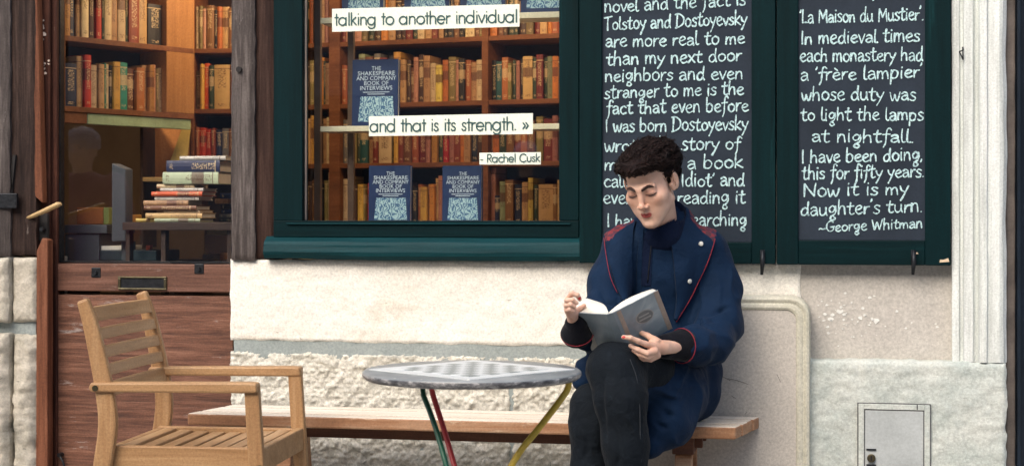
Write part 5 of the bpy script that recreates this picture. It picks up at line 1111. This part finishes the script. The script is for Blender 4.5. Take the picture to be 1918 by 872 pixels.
for sx in (-1, 1):
    mb = MB(); lm_ = MB()
    for i in range(260):
        t = bh.random(); a_ = .0095+.0325*t; bz_ = .0125+.0085*math.sin(min(1, t*1.05)*math.pi*.62)-.0035*max(0, t-.6)/.4; wd_ = np.interp(t, [0, .25, .7, 1], [.0040, .0054, .0044, .0014]); z_ = bz_+bh.uniform(-1, 1)*wd_
        p0, n0 = face_pt(sx*a_, z_); p1, n1 = face_pt(sx*(a_+.0050), z_+.0018*(1-t*1.6)+(bz_-z_)*.3); P = [H2C(p0+[0, .0002, 0]), H2C((p0+p1)/2+[0, .0012, 0]), H2C(p1+[0, .0006, 0])]
        mb.tube(list(cam2world(np.array(P))), [.00062, .00055, .0002], 3)
    mb.build('eyebrow', SK[2], bo, False)
    L_ = []
    for t in np.linspace(-1, 1, 11):
        p0, n0 = face_pt(sx*.031+t*.0160, -.0062-.0036*(1-t*t)+(.0016 if t*sx > .7 else 0)); L_.append(H2C(p0+[0, .0004, 0]))
    lm_.tube(list(cam2world(np.array(L_))), [.0006+.0013*math.sin(math.pi*k/10) for k in range(11)], 5)
    for k in range(16):
        t = -0.9+1.8*k/15; p0, n0 = face_pt(sx*.031+t*.0160, -.0062-.0036*(1-t*t)); P = [H2C(p0), H2C(p0+[t*.002, .0035, -.0030]), H2C(p0+[t*.003, .0058, -.0032])]; lm_.tube(list(cam2world(np.array(P))), [.0003, .0002, .0001], 3)
    lm_.build('eyelashes', SK[3], bo, False)
# ---------------------------------------------------------------- hair
hh = Field((-.16, -.18, -.12), (.16, .16, .22), .0034)
hh.ell((0, -.014, .060), (.080, .102, .078), .02).ell((0, .030, .085), (.050, .060, .045), .02).ell((-.034, .038, .080), (.040, .050, .030), .02).ell((.030, .020, .082), (.046, .064, .034), .02).ell((.0, -.05, .068), (.078, .070, .060), .02).ell((.046, -.045, .040), (.040, .053, .046), .02)
hh.ell((0, -.062, .0), (.060, .042, .072), .025).ell((0, .055, .084), (.058, .044, .026), .015)
sl_, (X, Y, Z) = hh.sub(hh.lo, hh.lo+hh.n*hh.h)
# hairline: low at the nape, over the ears, up to the forehead
line = np.interp(Y, [-.12, -.05, -.022, .0, .012, .022, .05, .10], [-.075, -.050, -.012, .030, .016, .034, .060, .064])
line = line-.045*np.exp(-((Y-.016)/.010)**2)*np.clip((np.abs(X)-.045)/.015, 0, 1)+.008*np.clip((np.abs(X)-.03)/.03, 0, 1)*np.clip((Y-.04)/.02, 0, 1)
P_ = np.stack([X, Y, Z], -1); cut = (line-Z)+(fbm(P_*55, 2, 3)-.5)*.010
hh.F = np.maximum(hh.F+(1-np.abs(2*fbm(P_*np.array([26, 17, 34])+vnoise(P_*20, 4)[..., None]*.9, 2, 8)-1))**2*-.016+.006, cut*.9).astype(np.float32)
Vh, Qh = hh.mesh(); Vh[:, 2] = np.where(Vh[:, 2] > .06, .06+(Vh[:, 2]-.06)*.74, Vh[:, 2]); Vh[:, 0] *= .95; Nh = normals(Vh, Qh); Vhw = cam2world(H2C(Vh))
m_, nt_, b_ = newmat('dark_brown_hair'); v_ = coords(nt_); nt_.links.new(ramp(nt_, [(.3, (.004, .002, .002)), (.55, (.016, .007, .006)), (.75, (.060, .025, .018))], noise(nt_, v_, 60, 6, .7, 1.5)), b_.inputs['Base Color']); b_.inputs['Roughness'].default_value = .5; b_.inputs['Specular IOR Level'].default_value = .22; bump(nt_, b_, noise(nt_, v_, 120, 5, .7, 2.0), 1.0, .006); hairm = m_
mb_v = [Vhw]; hobj = None
rs = np.random.RandomState(5); tubes_v, tubes_q, base = [], [], 0
hb = BVHTree.FromPolygons([tuple(v) for v in Vh], [tuple(q) for q in Qh])
def strand(p, n, L, r, A, lift, m=9, wig=1.0):
    """a lock that creeps over the hair volume, swept back and to the sides"""
    global base
    part = np.array([.012, .085, .10]); q = []; d = p-part; d = d/(np.linalg.norm(d)+1e-9)+np.array([.35, -.55, .10])+rs.randn(3)*.35; ph = rs.uniform(0, 6.28); c = p.copy()
    for i in range(m):
        a = i/(m-1); d = d-n*(d@n); d /= np.linalg.norm(d)+1e-9; b = np.cross(n, d)
        q.append(c+n*(lift*(.4+math.sin(a*math.pi)*1.3))+b*A*math.sin(ph+a*6.28*wig)); c = c+d*L/(m-1)
        h_ = hb.find_nearest(Vector(c))
        if h_[0] is not None: c = np.array(h_[0]); n = np.array(h_[1]); n = n if n@(c-np.array([0, -.01, .03])) > 0 else -n
        d = d+np.array([0, -.1, -.25])*a
    q = H2C(np.array(q)); tt = np.gradient(q, axis=0); tt /= np.linalg.norm(tt, axis=1)[:, None]+1e-9; a1 = np.cross(tt, [0.3, .2, .9]); a1 /= np.linalg.norm(a1, axis=1)[:, None]+1e-9; a2 = np.cross(tt, a1)
    tap = (np.sin(np.linspace(.35, math.pi*.97, m))**.7)[:, None]*r; ring = np.stack([q+a1*tap, q+(-.5*a1+.87*a2)*tap, q+(-.5*a1-.87*a2)*tap], 1).reshape(-1, 3); tubes_v.append(ring)
    for i in range(m-1):
        for k in range(3): tubes_q.append((base+i*3+k, base+i*3+(k+1) % 3, base+i*3+3+(k+1) % 3, base+i*3+3+k))
    base += m*3
for ci in rs.choice(len(Vh), 420, replace=False): strand(Vh[ci], Nh[ci], rs.uniform(.030, .060), rs.uniform(.0022, .0042), rs.uniform(.002, .006), .0015, 10, rs.uniform(.5, 1.1))
for ci in rs.choice(len(Vh), 1500, replace=False): strand(Vh[ci], Nh[ci], rs.uniform(.020, .045), rs.uniform(.0006, .0011), rs.uniform(.001, .004), .0035, 8, rs.uniform(.5, 1.5))
for _ in range(420):                       # tousled ends standing off the head
    ci = rs.randint(len(Vh)); p, n = Vh[ci], Nh[ci]
    if p[2] < .035: continue
    d = np.cross(n, rs.randn(3)); d = d/np.linalg.norm(d)+np.array([.2, -.4, .1]); L = rs.uniform(.014, .026); ph = rs.uniform(0, 6.28); b = np.cross(n, d); q = []
    for i in range(8): a = i/7; q.append(p-n*.003+d*L*a*.8+n*(L*.55*math.sin(a*2.4)*rs.uniform(.9, 1.1))+b*.003*math.sin(ph+a*5))
    q = H2C(np.array(q)); tt = np.gradient(q, axis=0); tt /= np.linalg.norm(tt, axis=1)[:, None]; a1 = np.cross(tt, [0.3, .2, .9]); a1 /= np.linalg.norm(a1, axis=1)[:, None]; a2 = np.cross(tt, a1); tap = np.linspace(1, .3, 8)[:, None]*rs.uniform(.0008, .0020)
    tubes_v.append(np.stack([q+a1*tap, q+(-.5*a1+.87*a2)*tap, q+(-.5*a1-.87*a2)*tap], 1).reshape(-1, 3))
    for i in range(7):
        for k in range(3): tubes_q.append((base+i*3+k, base+i*3+(k+1) % 3, base+i*3+3+(k+1) % 3, base+i*3+3+k))
    base += 24
tv = cam2world(np.vstack(tubes_v)); me = np_mesh('hair', np.vstack([Vhw, tv]), np.vstack([Qh, np.array(tubes_q)+len(Vhw)])); link_mesh('hair', me, hairm, pe, True)
# ---------------------------------------------------------------- cloth
def cloth(name, c, rough=.85, sheen=.2, weave=900, var=.15, sc=12, b_=.25, stretch=(1, 1, 1), light=None):
    m, nt, b = newmat(name); v = coords(nt); c1 = ramp(nt, [(.3, tuple(x*(1-var) for x in c)), (.7, tuple(x*(1+var) for x in c))], noise(nt, v, sc, 6, .65))
    if light: c1 = mixc(nt, ramp(nt, [(.55, (0, 0, 0)), (.75, (.6, .6, .6))], noise(nt, coords(nt, stretch), 40, 6, .7)), c1, light)
    nt.links.new(c1, b.inputs['Base Color']); b.inputs['Roughness'].default_value = rough; b.inputs['Specular IOR Level'].default_value = .15; b.inputs['Sheen Weight'].default_value = sheen; b.inputs['Sheen Roughness'].default_value = .4
    bump(nt, b, noise(nt, v, 26, 5, .6, .8), b_, .02); bump(nt, b, noise(nt, v, weave*.4, 2), .15, .001); return m
T['coat'] = cloth('navy_coat_cloth', (.0028, .0145, .041), .8, .03)
T['coat_in'] = cloth('dark_navy_knit', (.0035, .0085, .028), .9, .03)
T['jeans'] = cloth('black_denim', (.0050, .0080, .0120), .85, .03, light=(.018, .026, .036), b_=.4)
T['rib'] = cloth('black_rib_knit', (.0045, .0050, .0085), .95, .12)
T['red'] = M('red_piping', (.22, .008, .022), .7, .1, 30)
def garment(name, fld, mats, creases=(), nz=.0, seed=1, nsc=(9, 9, 9), matfn=None, cutfn=None, ridg=None):
    V, Q = fld.mesh()
    if cutfn is not None:
        kf = cutfn(V)[Q].all(axis=1); Q = Q[kf]
    N = normals(V, Q)
    if nz: V = V-N*((fbm(V*np.array(nsc), 3, seed)-.5)*nz)[:, None]
    if ridg: V = V+N*(((1-np.abs(2*fbm(V*np.array(ridg[1])+vnoise(V*5, 7)[:, None]*.8, 2, seed+40)-1))**3-.25)*ridg[0])[:, None]
    V = crease(V, N, creases); Wd = cam2world(V); me = np_mesh(name, Wd, Q)
    for m in mats: me.materials.append(m)
    if matfn is not None and len(me.polygons) == len(Q): me.polygons.foreach_set('material_index', matfn(V[Q].mean(1)).astype(np.int32))
    o = link_mesh(name, me, None, pe, True); return o, Wd, Q
# coat: torso, shoulders, sleeves and skirt
cf = Field((-.02, 4.72, .22), (.84, 5.55, 1.18), .0056)
cf.ell(K(1238, 500, 5.25), (.150, .105, .155), .04); cf.ell(K(1245, 600, 5.27), (.150, .115, .17), .05); cf.ell(K(1262, 690, 5.28), (.150, .13, .10), .05)
cf.cone(K(1168, 460, 5.22), .060, K(1315, 462, 5.26), .064, .05).cone(K(1205, 440, 5.22), .045, K(1278, 436, 5.24), .048, .04)
cf.chain([(K(1163, 468, 5.20), .064), (K(1142, 530, 5.17), .066), (K(1133, 590, 5.11), .064), (K(1122, 628, 5.04), .058), (K(1095, 620, 4.955), .045)], .03)
cf.chain([(K(1322, 470, 5.25), .070), (K(1343, 540, 5.25), .073), (K(1346, 600, 5.20), .074), (K(1330, 640, 5.09), .064), (K(1300, 648, 5.0), .053), (K(1285, 648, 4.965), .048)], .03)
cf.chain([(K(1275, 715, 5.25), .125), (K(1225, 712, 5.06), .098), (K(1188, 702, 4.955), .080)], .04)          # over the near thigh
cf.chain([(K(1262, 745, 5.10), .105), (K(1250, 790, 5.02), .070), (K(1222, 832, 4.97), .038)], .04)          # skirt hanging off the bench
cf.chain([(K(1170, 690, 5.12), .070), (K(1110, 700, 5.05), .050), (K(1098, 715, 5.03), .036)], .03)
cf.cone(K(1290, 740, 5.22), .088, K(1280, 765, 5.16), .055, .03)
cf.chain([(K(1215, 428, 5.19), .040), (K(1250, 418, 5.25), .045), (K(1277, 412, 5.27), .040)], .03)
cr = [([(1200, 470, 5.1), (1195, 540, 5.1), (1205, 600, 5.1)], .012, .010), ([(1150, 500, 5.1), (1160, 560, 5.05), (1150, 610, 5.0)], .011, .012), ([(1120, 540, 5.1), (1140, 565, 5.05), (1165, 575, 5.1)], .008, .007),
 ([(1105, 560, 5.1), (1125, 590, 5.05), (1150, 600, 5.05)], .008, .007), ([(1300, 500, 5.15), (1310, 560, 5.1), (1305, 620, 5.05)], .012, .014), ([(1325, 590, 5.1), (1350, 580, 5.12), (1378, 575, 5.2)], .009, .010),
 ([(1315, 605, 5.05), (1345, 602, 5.1), (1380, 600, 5.15)], .008, .009), ([(1310, 620, 5.0), (1340, 625, 5.05), (1372, 628, 5.1)], .009, -.008), ([(1322, 640, 5.0), (1345, 650, 5.05), (1360, 640, 5.1)], .008, .010), ([(1300, 600, 5.05), (1325, 612, 5.03), (1350, 640, 5.05)], .007, .008),
 ([(1335, 480, 5.15), (1350, 530, 5.15), (1345, 570, 5.15)], .010, -.006), ([(1360, 500, 5.2), (1372, 550, 5.2)], .008, .006), ([(1255, 540, 5.1), (1262, 590, 5.1), (1250, 640, 5.1)], .012, .008), ([(1225, 560, 5.1), (1215, 600, 5.1)], .01, .006),
 ([(1230, 690, 4.95), (1270, 705, 5.0), (1310, 730, 5.1)], .010, .008), ([(1215, 720, 4.93), (1260, 740, 4.97), (1300, 760, 5.1)], .012, -.008), ([(1220, 750, 4.93), (1255, 775, 4.95), (1285, 785, 5.05)], .010, .010), ([(1225, 790, 4.93), (1250, 800, 4.95), (1275, 795, 5.05)], .008, .010),
 ([(1240, 670, 4.95), (1290, 680, 5.02), (1330, 685, 5.15)], .009, .009), ([(1195, 705, 4.9), (1215, 760, 4.9), (1215, 820, 4.92)], .010, -.006), ([(1240, 720, 4.95), (1290, 722, 5.02), (1325, 715, 5.1)], .008, -.006)]
pR = [(1291, 392), (1316, 402), (1343, 428), (1338, 452), (1326, 451), (1312, 440), (1298, 424)]; pL = [(1132, 438), (1160, 420), (1188, 411), (1190, 420), (1166, 434), (1148, 446), (1134, 452)]
m_, nt_, b_ = newmat('faded_red_tartan'); v_ = coords(nt_, (1, 1, 1)); ck = nd(nt_, 'ShaderNodeTexChecker'); ck.inputs['Scale'].default_value = 55; nt_.links.new(v_, ck.inputs['Vector'])
c_ = mixc(nt_, ck.outputs['Fac'], (.17, .014, .022), (.06, .012, .024)); c_ = mixc(nt_, ramp(nt_, [(.52, (0, 0, 0)), (.64, (1, 1, 1))], noise(nt_, v_, 34, 5, .7)), c_, (.006, .016, .050)); nt_.links.new(c_, b_.inputs['Base Color']); b_.inputs['Roughness'].default_value = .8; T['tartan'] = m_
def cm(Vf):
    p = w2p(cam2world(Vf)); r = np.zeros(len(Vf), int); r[inpoly(p, pR) | inpoly(p, pL)] = 1; return r
coat, Wc, Qc = garment('coat', cf, [T['coat'], T['tartan']], [(p, w_*.8, d_*1.65) for p, w_, d_ in cr], .010, 3, (11, 11, 7), cm, ridg=(.011, (10, 10, 7)))
bvh = BVHTree.FromPolygons([tuple(v) for v in Wc], [tuple(q) for q in Qc]); CAM = Vector((C2[0], C2[1], CAMH))
def hit(px, py, b=None, dflt=5.1):
    q = Vector(U(px, py, 5.0)); dr_ = (q-CAM).normalized(); h_ = (b or bvh).ray_cast(CAM, dr_)
    if h_[0] is None: return np.array(U(px, py, dflt)), np.array(-dr_)
    return np.array(h_[0]), np.array(h_[1])*(1 if h_[1].dot(dr_) < 0 else -1)
def on(pts, off=.003, b=None): return [hit(px, py, b)[0]+hit(px, py, b)[1]*off for px, py in pts]
def patch(A, B, n, m, off, th, bulge=0.0):
    """a sheet of cloth lying on the coat between two edges"""
    A = resample(smooth_pts([np.array(p, float) for p in A], 5), n); B = resample(smooth_pts([np.array(p, float) for p in B], 5), n); out = []; inn = []
    for i in range(n):
        r1, r2_ = [], []
        for j in range(m):
            t = j/(m-1); px, py = A[i]*(1-t)+B[i]*t; p, nn = hit(px, py); nn = nn*.5+np.array([-d2[0], -d2[1], 0])*.5; r1.append(p+nn*(off+bulge*math.sin(t*math.pi))); r2_.append(p-nn*.004)
        out.append(r1); inn.append(r2_)
    O = np.array(out); 
    for _ in range(2): O[1:-1, 1:-1] = (O[1:-1, 1:-1]*2+O[:-2, 1:-1]+O[2:, 1:-1]+O[1:-1, :-2]+O[1:-1, 2:])/6
    I = np.array(inn); mb = MB(); mb.grid(O)
    rim = lambda G: np.vstack([G[0], G[1:, -1], G[-1, ::-1][1:], G[::-1, 0][1:-1]])
    mb.grid(np.stack([rim(O), rim(I)]), closed=True, flip=True); return mb
lap = patch([(1268, 398), (1256, 440), (1262, 500), (1266, 560), (1262, 596)], [(1284, 399), (1297, 417), (1314, 435), (1335, 455), (1322, 492), (1291, 556), (1268, 600)], 26, 12, .011, .004, .004).build('lapel', T['coat'], coat, True)
MB().tube(smooth_pts(on([(1337, 448), (1333, 462), (1322, 492), (1305, 530), (1290, 558), (1275, 585), (1266, 602)], .010), 5), .0018, 6).build('piping', T['red'], coat, True)
lap2 = patch([(1152, 440), (1140, 470), (1148, 520), (1166, 565)], [(1192, 414), (1184, 450), (1182, 510), (1180, 570)], 24, 9, .010, .004, .003).build('lapel', T['coat'], coat, True)
MB().tube(smooth_pts(on([(1134, 446), (1137, 480), (1143, 520), (1155, 550)], .006), 5), .0011, 6).build('piping', T['red'], coat, True)
for px, py in ((1314, 458), (1287, 525)):
    p, n = hit(px, py); p = p+n*.016; b = MB().tube([p-n*.005, p, p+n*.0015], [.0075, .0078, .006], 14).build('button', M('pearl_button', (.55, .56, .52), .25, .1) if 'pearl_button' not in bpy.data.materials else bpy.data.materials['pearl_button'], coat, True)
MB().tube(smooth_pts(on([(1222, 432), (1219, 470), (1216, 500), (1214, 528)], .004), 5), .0022, 6).build('zip', T['iron'], coat, True)
patch([(1198, 424), (1194, 470), (1192, 530), (1196, 580)], [(1206, 428), (1203, 470), (1201, 530), (1204, 580)], 16, 4, .004, .003).build('front_edge', T['coat'], coat, True)
patch([(1207, 436), (1203, 480), (1201, 535)], [(1224, 436), (1221, 480), (1219, 535)], 16, 4, .003, .003).build('zip_flap', T['coat_in'], coat, True)
# stand collar of the dark knit
kf = Field((.28, 5.02, .96), (.66, 5.42, 1.22), .004); kf.cone(K(1236, 436, 5.20), .080, K(1248, 392, 5.20), .066, .02)
kf.cone(K(1244, 425, 5.19), .055, K(1253, 380, 5.19), .060, .004, 'sub')
zt_ = K(1240, 398, 5.2)[2]; sl_, (X, Y, Z) = kf.sub(kf.lo, kf.lo+kf.n*kf.h); kf.F = np.maximum(kf.F, (Z-zt_-(X-K(1240, 400, 5.2)[0])*.5-(Y-5.2)*.55)*.85).astype(np.float32)
garment('sweater_collar', kf, [T['coat_in']], nz=.004, seed=9, ridg=(.0012, (20, 20, 20)))
# cuffs
def cuff(name, a, ra, b, rb, sq=None, pip=None):
    f = Field(np.minimum(a, b)-.09, np.maximum(a, b)+.09, .0036); f.cone(a, ra, b, rb, .01); g, Wg, Qg = garment(name, f, [T['rib']], nz=.004, seed=4, nsc=(30, 30, 30)); return g
cuff('cuff', K(1247, 648, 4.905), .038, K(1278, 646, 4.955), .050)
cuff('cuff', K(1079, 606, 4.875), .035, K(1080, 622, 4.90), .049)
def loop(c, nrm, r, sx=1.0, n=28, tilt=None):
    nrm = np.array(nrm, float); nrm /= np.linalg.norm(nrm); a = np.cross(nrm, [0, 0, 1.]); a /= np.linalg.norm(a); b = np.cross(nrm, a); return cam2world(np.array([c+r*(math.cos(q)*a*sx+math.sin(q)*b) for q in np.linspace(0, 2*math.pi, n)]))
MB().tube(list(loop(K(1277, 647, 4.95), K(1285, 647, 4.97)-K(1247, 649, 4.90), .0540)), .0016, 6, cap=False).build('piping', T['red'], coat, True)
MB().tube(list(loop(K(1081, 624, 4.905), K(1083, 640, 4.93)-K(1078, 600, 4.86), .0505)), .0014, 6, cap=False).build('piping', T['red'], coat, True)
# jeans
jf = Field((.12, 4.62, .0), (.60, 5.35, .80), .0062)
jf.chain([(K(1262, 705, 5.26), .095), (K(1205, 690, 5.0), .088), (K(1152, 693, 4.865), .081), (K(1163, 745, 4.83), .075), (K(1172, 830, 4.83), .066), (K(1174, 930, 4.83), .058), (K(1172, 1000, 4.82), .050)], .03)
jf.chain([(K(1230, 740, 5.24), .085), (K(1150, 745, 5.06), .078), (K(1112, 762, 4.965), .068), (K(1106, 800, 4.95), .062), (K(1106, 880, 4.96), .058), (K(1104, 1000, 4.99), .052), (K(1104, 1040, 5.0), .050)], .028)
jc = [([(1130, 700, 4.78), (1128, 760, 4.78), (1135, 830, 4.78)], .010, .008),
 ([(1100, 745, 4.9), (1120, 755, 4.9), (1135, 750, 4.88)], .008, .007), ([(1160, 770, 4.76), (1180, 790, 4.76), (1195, 830, 4.78)], .010, -.005), ([(1145, 790, 4.77), (1160, 840, 4.77), (1155, 880, 4.77)], .009, .006), ([(1085, 790, 4.9), (1100, 820, 4.9), (1095, 870, 4.9)], .010, .006), ([(1110, 800, 4.9), (1120, 840, 4.9)], .008, -.005), ([(1195, 700, 4.8), (1203, 760, 4.78), (1205, 850, 4.78)], .003, -.003)]
jeans_o = garment('jeans', jf, [T['jeans']], [(p, w_*.8, d_*1.2) for p, w_, d_ in jc], .006, 12, (16, 16, 9), ridg=(.0035, (14, 14, 8)))
jb_ = BVHTree.FromPolygons([tuple(v) for v in jeans_o[1]], [tuple(q) for q in jeans_o[2]])
MB().tube(smooth_pts(on([(1180, 672), (1193, 710), (1198, 760), (1199, 815), (1201, 866)], .0005, jb_), 5), .0011, 5).build('seam', M('seam_thread', (.030, .036, .045), .8), jeans_o[0], True)
ls = M('black_shoe_leather', (.015, .013, .012), .35, .2, 20, .3)
for (a, D) in (((1172, 1015), 4.82), ((1104, 1062), 5.0)):
    f = Field(K(a[0]-120, a[1]+80, D)*[1, 0, 1]+[0, 4.55, -.05], K(a[0]+60, a[1]-60, D)*[1, 0, 1]+[0, 5.1, 0], .006); c = K(*a, D); f.chain([(c, .045), (c+[0, -.03, -.03], .042), (c+[-.03, -.13, -.042 if D < 4.9 else -.022], .036), (c+[-.04, -.17, -.045 if D < 4.9 else -.025], .028)], .02)
    g, Wg, Qg = garment('shoe', f, [ls])
# ---------------------------------------------------------------- the book being read
St, Sb = U(1141, 589, 4.775), U(1171, 660, 4.885); TL = U(1067, 585, 4.865); TR = U(1232, 543, 4.85); BL = TL+(Sb-St); BR = TR+(Sb-St)
bkc = (St+Sb)/2; rb = empty('held_book', tuple(bkc), 'open hardback with grey metallic jacket in the hands of the reader', 'book')
m_, nt_, b_ = newmat('silver_jacket_painted_reflection'); v_ = coords(nt_, (1, 1, 1)); nt_.links.new(ramp(nt_, [(.3, (.13, .17, .20)), (.55, (.24, .29, .32)), (.8, (.50, .54, .55))], noise(nt_, coords(nt_, (3, 3, 3)), 2.2, 6, .6, .5)), b_.inputs['Base Color']); b_.inputs['Roughness'].default_value = .32; b_.inputs['Metallic'].default_value = .0; jac = m_  # street reflection put into the lighter mottled base colour
tanj = M('dull_tan_jacket_band', (.34, .27, .22), .45, .12, 20); oval = M('grey_oval_print', (.30, .30, .29), .45, .1, 20)
down = Sb-St
def board(A, B, C_, D_, nm, mat):
    n = np.cross(B-A, D_-A); n /= np.linalg.norm(n); 
    if n@np.array([d2[0], d2[1], 0]) < 0: n = -n
    P = [A, B, C_, D_]; return MB().hexa([tuple(p) for p in P]+[tuple(p+n*.0025) for p in P]).build(nm, mat, rb, fix=True), n
e_l = (TL-St)/np.linalg.norm(TL-St); e_r = (TR-St)/np.linalg.norm(TR-St)
Sl, Sbl = St+e_l*.010, Sb+e_l*.010; Sr, Sbr = St+e_r*.014, Sb+e_r*.014
covl, nl = board(Sl, TL, BL, Sbl, 'back_cover', jac); covr, nr = board(Sr, TR, BR, Sbr, 'front_cover', jac); spn, ns = board(Sr, Sl, Sbl, Sbr, 'spine', jac)
def onboard(A, B, D_, n, uv, off=.0006): return [A+(B-A)*u+(D_-A)*v-n*off for u, v in uv]
def decal(A, B, D_, n, uv, nm, mat, par): 
    P = onboard(A, B, D_, n, uv); return MB().prism([tuple(p) for p in P], tuple(n*.0005)).build(nm, mat, par, fix=True)
decal(Sr, TR, Sbr, nr, [(.90, .0), (1, 0), (1, 1), (.90, 1)], 'jacket_band', tanj, covr); decal(Sr, TR, Sbr, nr, [(.07, .02), (.16, .02), (.16, .98), (.07, .98)], 'jacket_band', tanj, covr)
decal(Sr, TR, Sbr, nr, [(.56+.20*math.cos(q), .42+.155*math.sin(q)) for q in np.linspace(0, 2*math.pi, 25)[:-1]], 'oval_label', oval, covr)
dkj = M('dark_label_mark', (.05, .055, .06), .5)
def decal2(uv, mat, nm, off=.0012):
    P = onboard(Sr, TR, Sbr, nr, uv, off); MB().prism([tuple(p) for p in P], tuple(nr*.0005)).build(nm, mat, covr, fix=True)
decal2([(.56+.175*math.cos(q), .42+.130*math.sin(q)) for q in np.linspace(0, 2*math.pi, 25)[:-1]], M('oval_inner', (.14, .15, .15), .45), 'oval_centre')
for k, (a, b) in enumerate(((.44, .66), (.42, .68))): decal2([(a, .37+k*.08), (b, .37+k*.08), (b, .40+k*.08), (a, .40+k*.08)], oval, 'title_bar', .0018)
decal(Sl, TL, Sbl, nl, [(.93, .10), (.60, .40), (.64, 1.0), (1, 1), (1, .10)], 'photo_panel', M('pale_grey_photo', (.42, .41, .38), .45, .2, 14), covl)
def pages(A, B, n, curve, nm, taper=1.0):
    """page block: cover edge A->B at the top, then back along the page curve; extruded down the book"""
    base = [A+(B-A)*t for t in np.linspace(0, 1, 12)]; top = resample(smooth_pts(curve, 4), 12)
    R = []
    for v in np.linspace(.0, .96, 6):
        ring = [p+down*v+n*.0027 for p in base]+[q+down*v for q in top[::-1]]; R.append(ring)
    return MB().rings(np.array(R)).build(nm, T['paper'], rb, True, fix=True)
dep = np.array([d2[0], d2[1], 0])
pages(Sl-down*-.01, TL-(TL-Sl)*.02, nl, [St+dep*.022+[0, 0, .004], U(1132, 570, 4.84), U(1112, 562, 4.88), U(1094, 558, 4.90), U(1080, 566, 4.90), TL+nl*.018-(TL-Sl)*.02], 'page_block')
pages(Sr-down*-.01, TR-(TR-Sr)*.03, nr, [St+dep*.020+[0, 0, .006], U(1160, 568, 4.82), U(1185, 554, 4.85), U(1220, 541, 4.87), TR+nr*.010-(TR-Sr)*.03], 'page_block')
# ---------------------------------------------------------------- passers-by mirrored in the panes
def walker(x, y, label, coatc, hatc, face_y=1, hgt=1.0):
    o = empty('person', (x, y, 0), label, 'person'); f = Field((-.4, -.35, -.02), (.4, .35, 1.85), .02); z = lambda k: k*hgt
    f.chain([((-.10, 0, z(.06)), .055), ((-.10, 0, z(.48)), .065), ((-.09, 0, z(.88)), .09)], .03).chain([((.12, .1, z(.06)), .055), ((.11, .05, z(.48)), .065), ((.09, 0, z(.88)), .09)], .03)
    V, Q = f.mesh(); link_mesh('trousers', np_mesh('trousers', V, Q), T['jeans'], o, True, world=False)
    f = Field((-.5, -.35, .5), (.5, .35, 1.7), .018); f.ell((0, 0, z(1.0)), (.20, .15, .30), .05).ell((0, 0, z(1.28)), (.22, .14, .20), .05)
    for s in (-1, 1): f.chain([((s*.20, 0, z(1.40)), .075), ((s*.28, -.02, z(1.12)), .065), ((s*.22, .14*face_y, z(.95)), .055)], .03)
    V, Q = f.mesh(); link_mesh('coat', np_mesh('coat', V, Q), M('walker_coat', coatc, .9, .2, 8), o, True, world=False)
    f = Field((-.2, -.2, 1.35), (.2, .25, 1.85), .01); f.cone((0, 0, z(1.42)), .055, (0, .01, z(1.52)), .055, .02).ell((0, .02*face_y, z(1.62)), (.075, .095, .115), .02).ell((0, .12*face_y, z(1.60)), (.012, .02, .02), .015)
    for s in (-1, 1): f.ell((s*.078, 0, z(1.61)), (.01, .02, .03), .01)
    for s in (-1, 1): f.cone((s*.03, .095*face_y, z(1.63)), .012, (s*.03, .098*face_y, z(1.63)), .012, .005, 'sub')
    V, Q = f.mesh(); link_mesh('body', np_mesh('body', V, Q), SK[1], o, True, world=False)
    f = Field((-.2, -.2, 1.5), (.2, .25, 1.9), .008); f.ell((0, -.0, z(1.68)), (.098, .115, .085), .02).cone((0, 0, z(1.66)), .098, (0, 0, z(1.645)), .100, .01)
    V, Q = f.mesh(); k = V[:, 2] > z(1.625); Q = Q[k[Q].all(1)]; V = V+normals(V, Q)*(np.sin(V[:, 2]*420)*.002)[:, None]; link_mesh('beanie', np_mesh('beanie', V, Q), M('walker_hat', hatc, .9, .2, 30), o, True, world=False)
m1 = L2W((155-CX)/F*9.4, 9.4, 0); m2 = L2W((985-CX)/F*13, 13, 0)
walker(m1[0], 2*ygd-m1[1], 'passer-by in a grey knitted beanie and plum coat mirrored in the door glass', (.16, .06, .12), (.34, .33, .36), 1, .93)
walker(m2[0], 2*yg-m2[1], 'passer-by in a pale blue beanie mirrored in the shop window', (.03, .035, .06), (.30, .52, .70), 1, .98)
